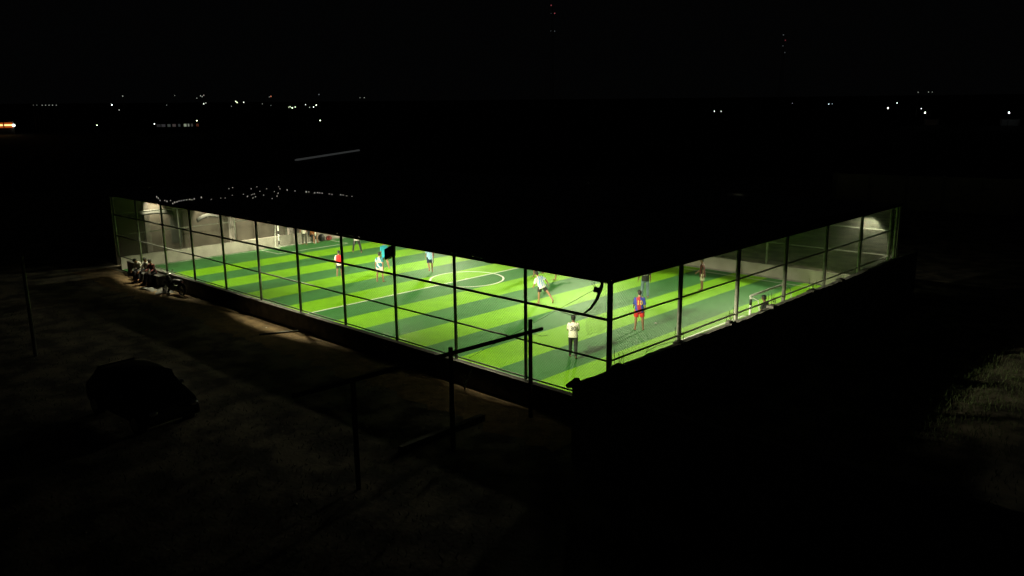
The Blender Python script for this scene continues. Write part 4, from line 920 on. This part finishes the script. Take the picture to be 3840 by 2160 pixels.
for i, (px, D, wpx, col, lab) in enumerate(((3492, 258, 24, (.36, .25, .22), 'brownish wall lit by the street lamp at the right'), (3787, 256, 34, (.36, .36, .33), 'pale roadside wall lit by the rightmost street lamp'))):
    pl = dirat(px-wpx, 463, D); pr = dirat(px+wpx, 463, D); mid = (pl+pr)/2; L = (pr-pl).length; ang = math.atan2((pr-pl).y, (pr-pl).x); zb = GZ+max(0, D-180)*.035
    t = thing('roadside_wall', lab, 'wall', (mid.x, mid.y, zb), ang)
    m = mat('roadside_plaster_%d' % i, col, .9, noise=.15)
    bm = bmesh.new(); box(bm, -L/2, L/2, 0, .25, 0, (dirat(px, 448, D).z-zb)); obj('panel', bm, m, t)
    for s in (-1, 1):
        bm = bmesh.new(); box(bm, s*L/2-.2, s*L/2+.2, -.1, .35, 0, dirat(px, 448, D).z-zb+.15); obj('pier', bm, M['conc'], t)

# town lights: every lamp is a post with a lit head
def lamp_proto():
    t = thing('street_lamp', 'street lamp', 'street lamp')
    bm = bmesh.new(); tube(bm, [(0, 0, -6.6), (0, 0, 0.1)], [.09, .05], 6); obj('pole', bm, M['under'], t)
    bm = bmesh.new(); tube(bm, [(0, 0, .55), (0, 0, .15), (0, 0, -.35), (0, 0, -.5)], [.10, .32, .52, .30], 8); obj('lamp_head', bm, None or M['lens'], t)
    return t
WHITE, GRN, COOL, REDL = (0.93, 1.0, 0.85), (0.85, 1.0, 0.62), (0.85, 0.93, 1.0), (1.0, 0.30, 0.16)
TL = [ # px, py, size, strength, colour, group key
 *[(x, 394, .8, s, WHITE, 'row') for x, s in ((125, .10), (138, .12), (158, .30), (171, .30), (184, .36), (197, .36), (211, .30))],
 (364, 469, .8, 6.0, GRN, 'low white lamp alone above the left part of the cage roof'), (419, 393, .8, 8.0, WHITE, 'bright lamp at the left end of the town lights'),
 (447, 412, .8, .7, WHITE, 'faint lamp just below and right of the leftmost bright town lamp'), (460, 360, .8, .7, WHITE, 'faint lamp high above the left end of the town lights'),
 (579, 464, .9, 5.0, WHITE, 'bright lamp at the left end of the dim shopfronts'), (738, 452, .9, 6.0, GRN, 'bright lamp at the right end of the dim shopfronts'),
 (625, 394, .6, .3, WHITE, 'very faint lamp above the middle of the shopfronts'), (655, 358, .6, .3, WHITE, 'very faint high lamp above the shopfronts'),
 (738, 368, .7, .5, WHITE, 'faint lamp left of the small hillside cluster'), (752, 359, .8, .6, WHITE, 'left lamp of the high hillside cluster'), (764, 357, .8, .6, (1, .85, .75), 'right lamp of the high hillside cluster'), (758, 362, .8, .6, WHITE, 'lowest lamp of the high hillside cluster'),
 (764, 389, 1.0, 1.8, WHITE, 'brighter lamp of the pair under the hillside cluster'), (772, 386, .8, .9, WHITE, 'dimmer lamp of the pair under the hillside cluster'),
 (868, 398, .6, .4, WHITE, 'very faint lamp left below the close pair'), (884, 380, 1.1, 2.2, GRN, 'upper lamp of the close pair left of the orange light'), (889, 384, 1.1, 2.2, GRN, 'lower lamp of the close pair left of the orange light'),
 (914, 383, 1.0, 1.6, WHITE, 'single lamp just right of the close pair'), (984, 389, .6, .4, WHITE, 'very faint lamp below left of the orange light'), (1016, 361, 1.2, .9, REDL, 'orange red light high among the town lights'), (1010, 363, .7, .4, WHITE, 'tiny white light touching the orange red light'), (1016, 395, .5, .35, WHITE, 'very faint lamp straight below the orange light'),
 (1083, 402, .8, 1.0, GRN, 'first lamp of the close group of four'), (1088, 400, .9, 1.4, GRN, 'second lamp of the close group of four'), (1096, 404, .9, 5.0, GRN, 'third and brightest lamp of the close group of four'), (1107, 401, 1.0, 1.8, GRN, 'last lamp of the close group of four'),
 (1146, 392, .9, 1.1, WHITE, 'lamp at the upper left of the right hand town cluster'), (1161, 402, .7, .7, WHITE, 'small lamp in the middle of the right hand town cluster'), (1176, 401, 1.0, 1.8, WHITE, 'lower lamp beside the brightest of the right hand town cluster'), (1186, 394, .9, 5.0, GRN, 'brightest lamp of the right hand town cluster'),
 (1196, 354, .9, .25, COOL, 'dim grey light high above the right hand town cluster'), (1201, 451, 1.0, 6.0, GRN, 'lone bright yellowish lamp below the right hand town cluster'),
 (1350, 366, .6, .35, WHITE, 'left of two very faint lights right of the town'), (1366, 366, .7, .5, WHITE, 'right of two very faint lights right of the town'),
 (2679, 417, 1.0, 2.4, WHITE, 'left lamp of the pair above the cage roof on the right'), (2704, 417, .9, 1.8, WHITE, 'right lamp of the pair above the cage roof on the right'),
 (2972, 387, .5, .4, COOL, 'very faint lamp between the right hand pairs'), (3108, 390, .9, 1.7, COOL, 'brighter lamp of the small pair right of centre'), (3121, 389, .6, .8, COOL, 'dimmer lamp of the small pair right of centre'),
 (3330, 405, 1.5, 4.0, WHITE, 'bright street lamp leftmost of the right hand street lights'), (3364, 386, 1.0, 2.2, WHITE, 'small lamp up and right of the leftmost bright street light'), (3455, 407, .9, 1.8, COOL, 'small lamp just above the street lamp by the brown wall'),
 (3469, 422, 1.6, 4.0, WHITE, 'bright street lamp beside the brown wall on the right'), (3784, 422, 1.7, 4.5, COOL, 'bright street lamp at the right edge above the pale wall'),
 (3443, 346, .7, .4, WHITE, 'leftmost of three faint high lights at the right'), (3482, 345, .7, .45, WHITE, 'middle of three faint high lights at the right'), (3496, 345, .6, .35, WHITE, 'rightmost of three faint high lights at the right'),
]
ORD = ['first', 'second', 'third', 'fourth', 'fifth', 'sixth', 'seventh']
proto = lamp_proto(); used = False; ri = 0
for (px, py, size, st, col, lab) in TL:
    d = cf + cr*(px-1920)/3046.7 - cu*(py-1080)/3046.7; hl = math.hypot(d.x, d.y); s = d.z/hl; D = 60
    if 'wall' in lab and px > 3400 and size > 1.3: D = 252
    while D != 252 and D < 900 and CAM.z+s*D > GZ+max(0, D-180)*.035+7: D += 1
    p = CAM + d/hl*D
    o = proto if not used else proto.copy()
    if used: C.objects.link(o)
    kids = list(proto.children) if not used else []
    if used:
        for ch in proto.children:
            if ch is None: continue
            c = ch.copy(); C.objects.link(c); c.parent = o; kids.append(c)
    o.location = p
    if lab == 'row': lab = '%s from the left in the row of seven small dim lamps' % ORD[ri]; ri += 1; o['group'] = 'row of seven small dim lamps'
    else: o['group'] = 'distant town and street lights'
    o['label'] = lab
    sc = D/300*0.38*(0.35+0.6*size); st = st*0.5 if st < 1.0 else (st*0.75 if st < 10 else st)
    for c in kids:
        if c.name.startswith('lamp_head'):
            c.scale = (sc, sc, sc)
            if c is proto.children[0] or c is proto.children[-1]: pass
            c.data = c.data.copy(); c.data.materials.clear(); c.data.materials.append(emat('lamp_%s_%d' % ('wgcr'[[WHITE, GRN, COOL, REDL].index(col)] if col in (WHITE, GRN, COOL, REDL) else 'x', int(st*100)), col, st*1.5))
    used = True
# radio masts with red beacons
def mast(label, px, beacons, D, group=None):
    top = dirat(px, beacons[0][1], D); zb = GZ+12.6
    t = thing('radio_mast', label, 'radio mast', (top.x, top.y, zb)); h = top.z-zb
    bm = bmesh.new()
    for q in range(3):
        a0 = q*2.094; tube(bm, [(1.2*math.cos(a0), 1.2*math.sin(a0), 0), (.35*math.cos(a0), .35*math.sin(a0), h)], .06, 4)
    n = 18
    for i in range(n):
        f = i/n; f2 = (i+1)/n; r1 = 1.2-.85*f; r2 = 1.2-.85*f2
        for q in range(3): tube(bm, [(r1*math.cos(q*2.094), r1*math.sin(q*2.094), h*f), (r2*math.cos((q+1)*2.094), r2*math.sin((q+1)*2.094), h*f2)], .03, 3)
    obj('lattice', bm, M['under'], t)
    for (bx, by, c, s, r) in beacons:
        p = dirat(bx, by, D) - Vector((top.x, top.y, zb)); p = Vector((p.x, p.y, p.z))
        bm = bmesh.new(); ell(bm, p, (r, r, r), u=8, v=6); obj('beacon', bm, emat('beacon_%s' % ('red' if c[1] < .5 else 'white')+str(int(s*100)), c, s), t)
RB = (1.0, .18, .22); WB = (.8, .9, .95)
mast('tall radio mast with red beacons above the middle of the roof', 2071, ((2067, 20, RB, .25, .3), (2080, 50, RB, .28, .3), (2067, 50, WB, .04, .22), (2066, 116, WB, .06, .22), (2080, 117, WB, .08, .25)), 450)
mast('smaller radio mast with a dim red beacon at the upper right', 2941, ((2938, 131, WB, .08, .3), (2945, 151, RB, .12, .3), (2936, 172, WB, .05, .3), (2943, 197, WB, .05, .3)), 450)
for o in list(TMP.collection.objects): bpy.data.objects.remove(o)
bpy.data.scenes.remove(TMP)
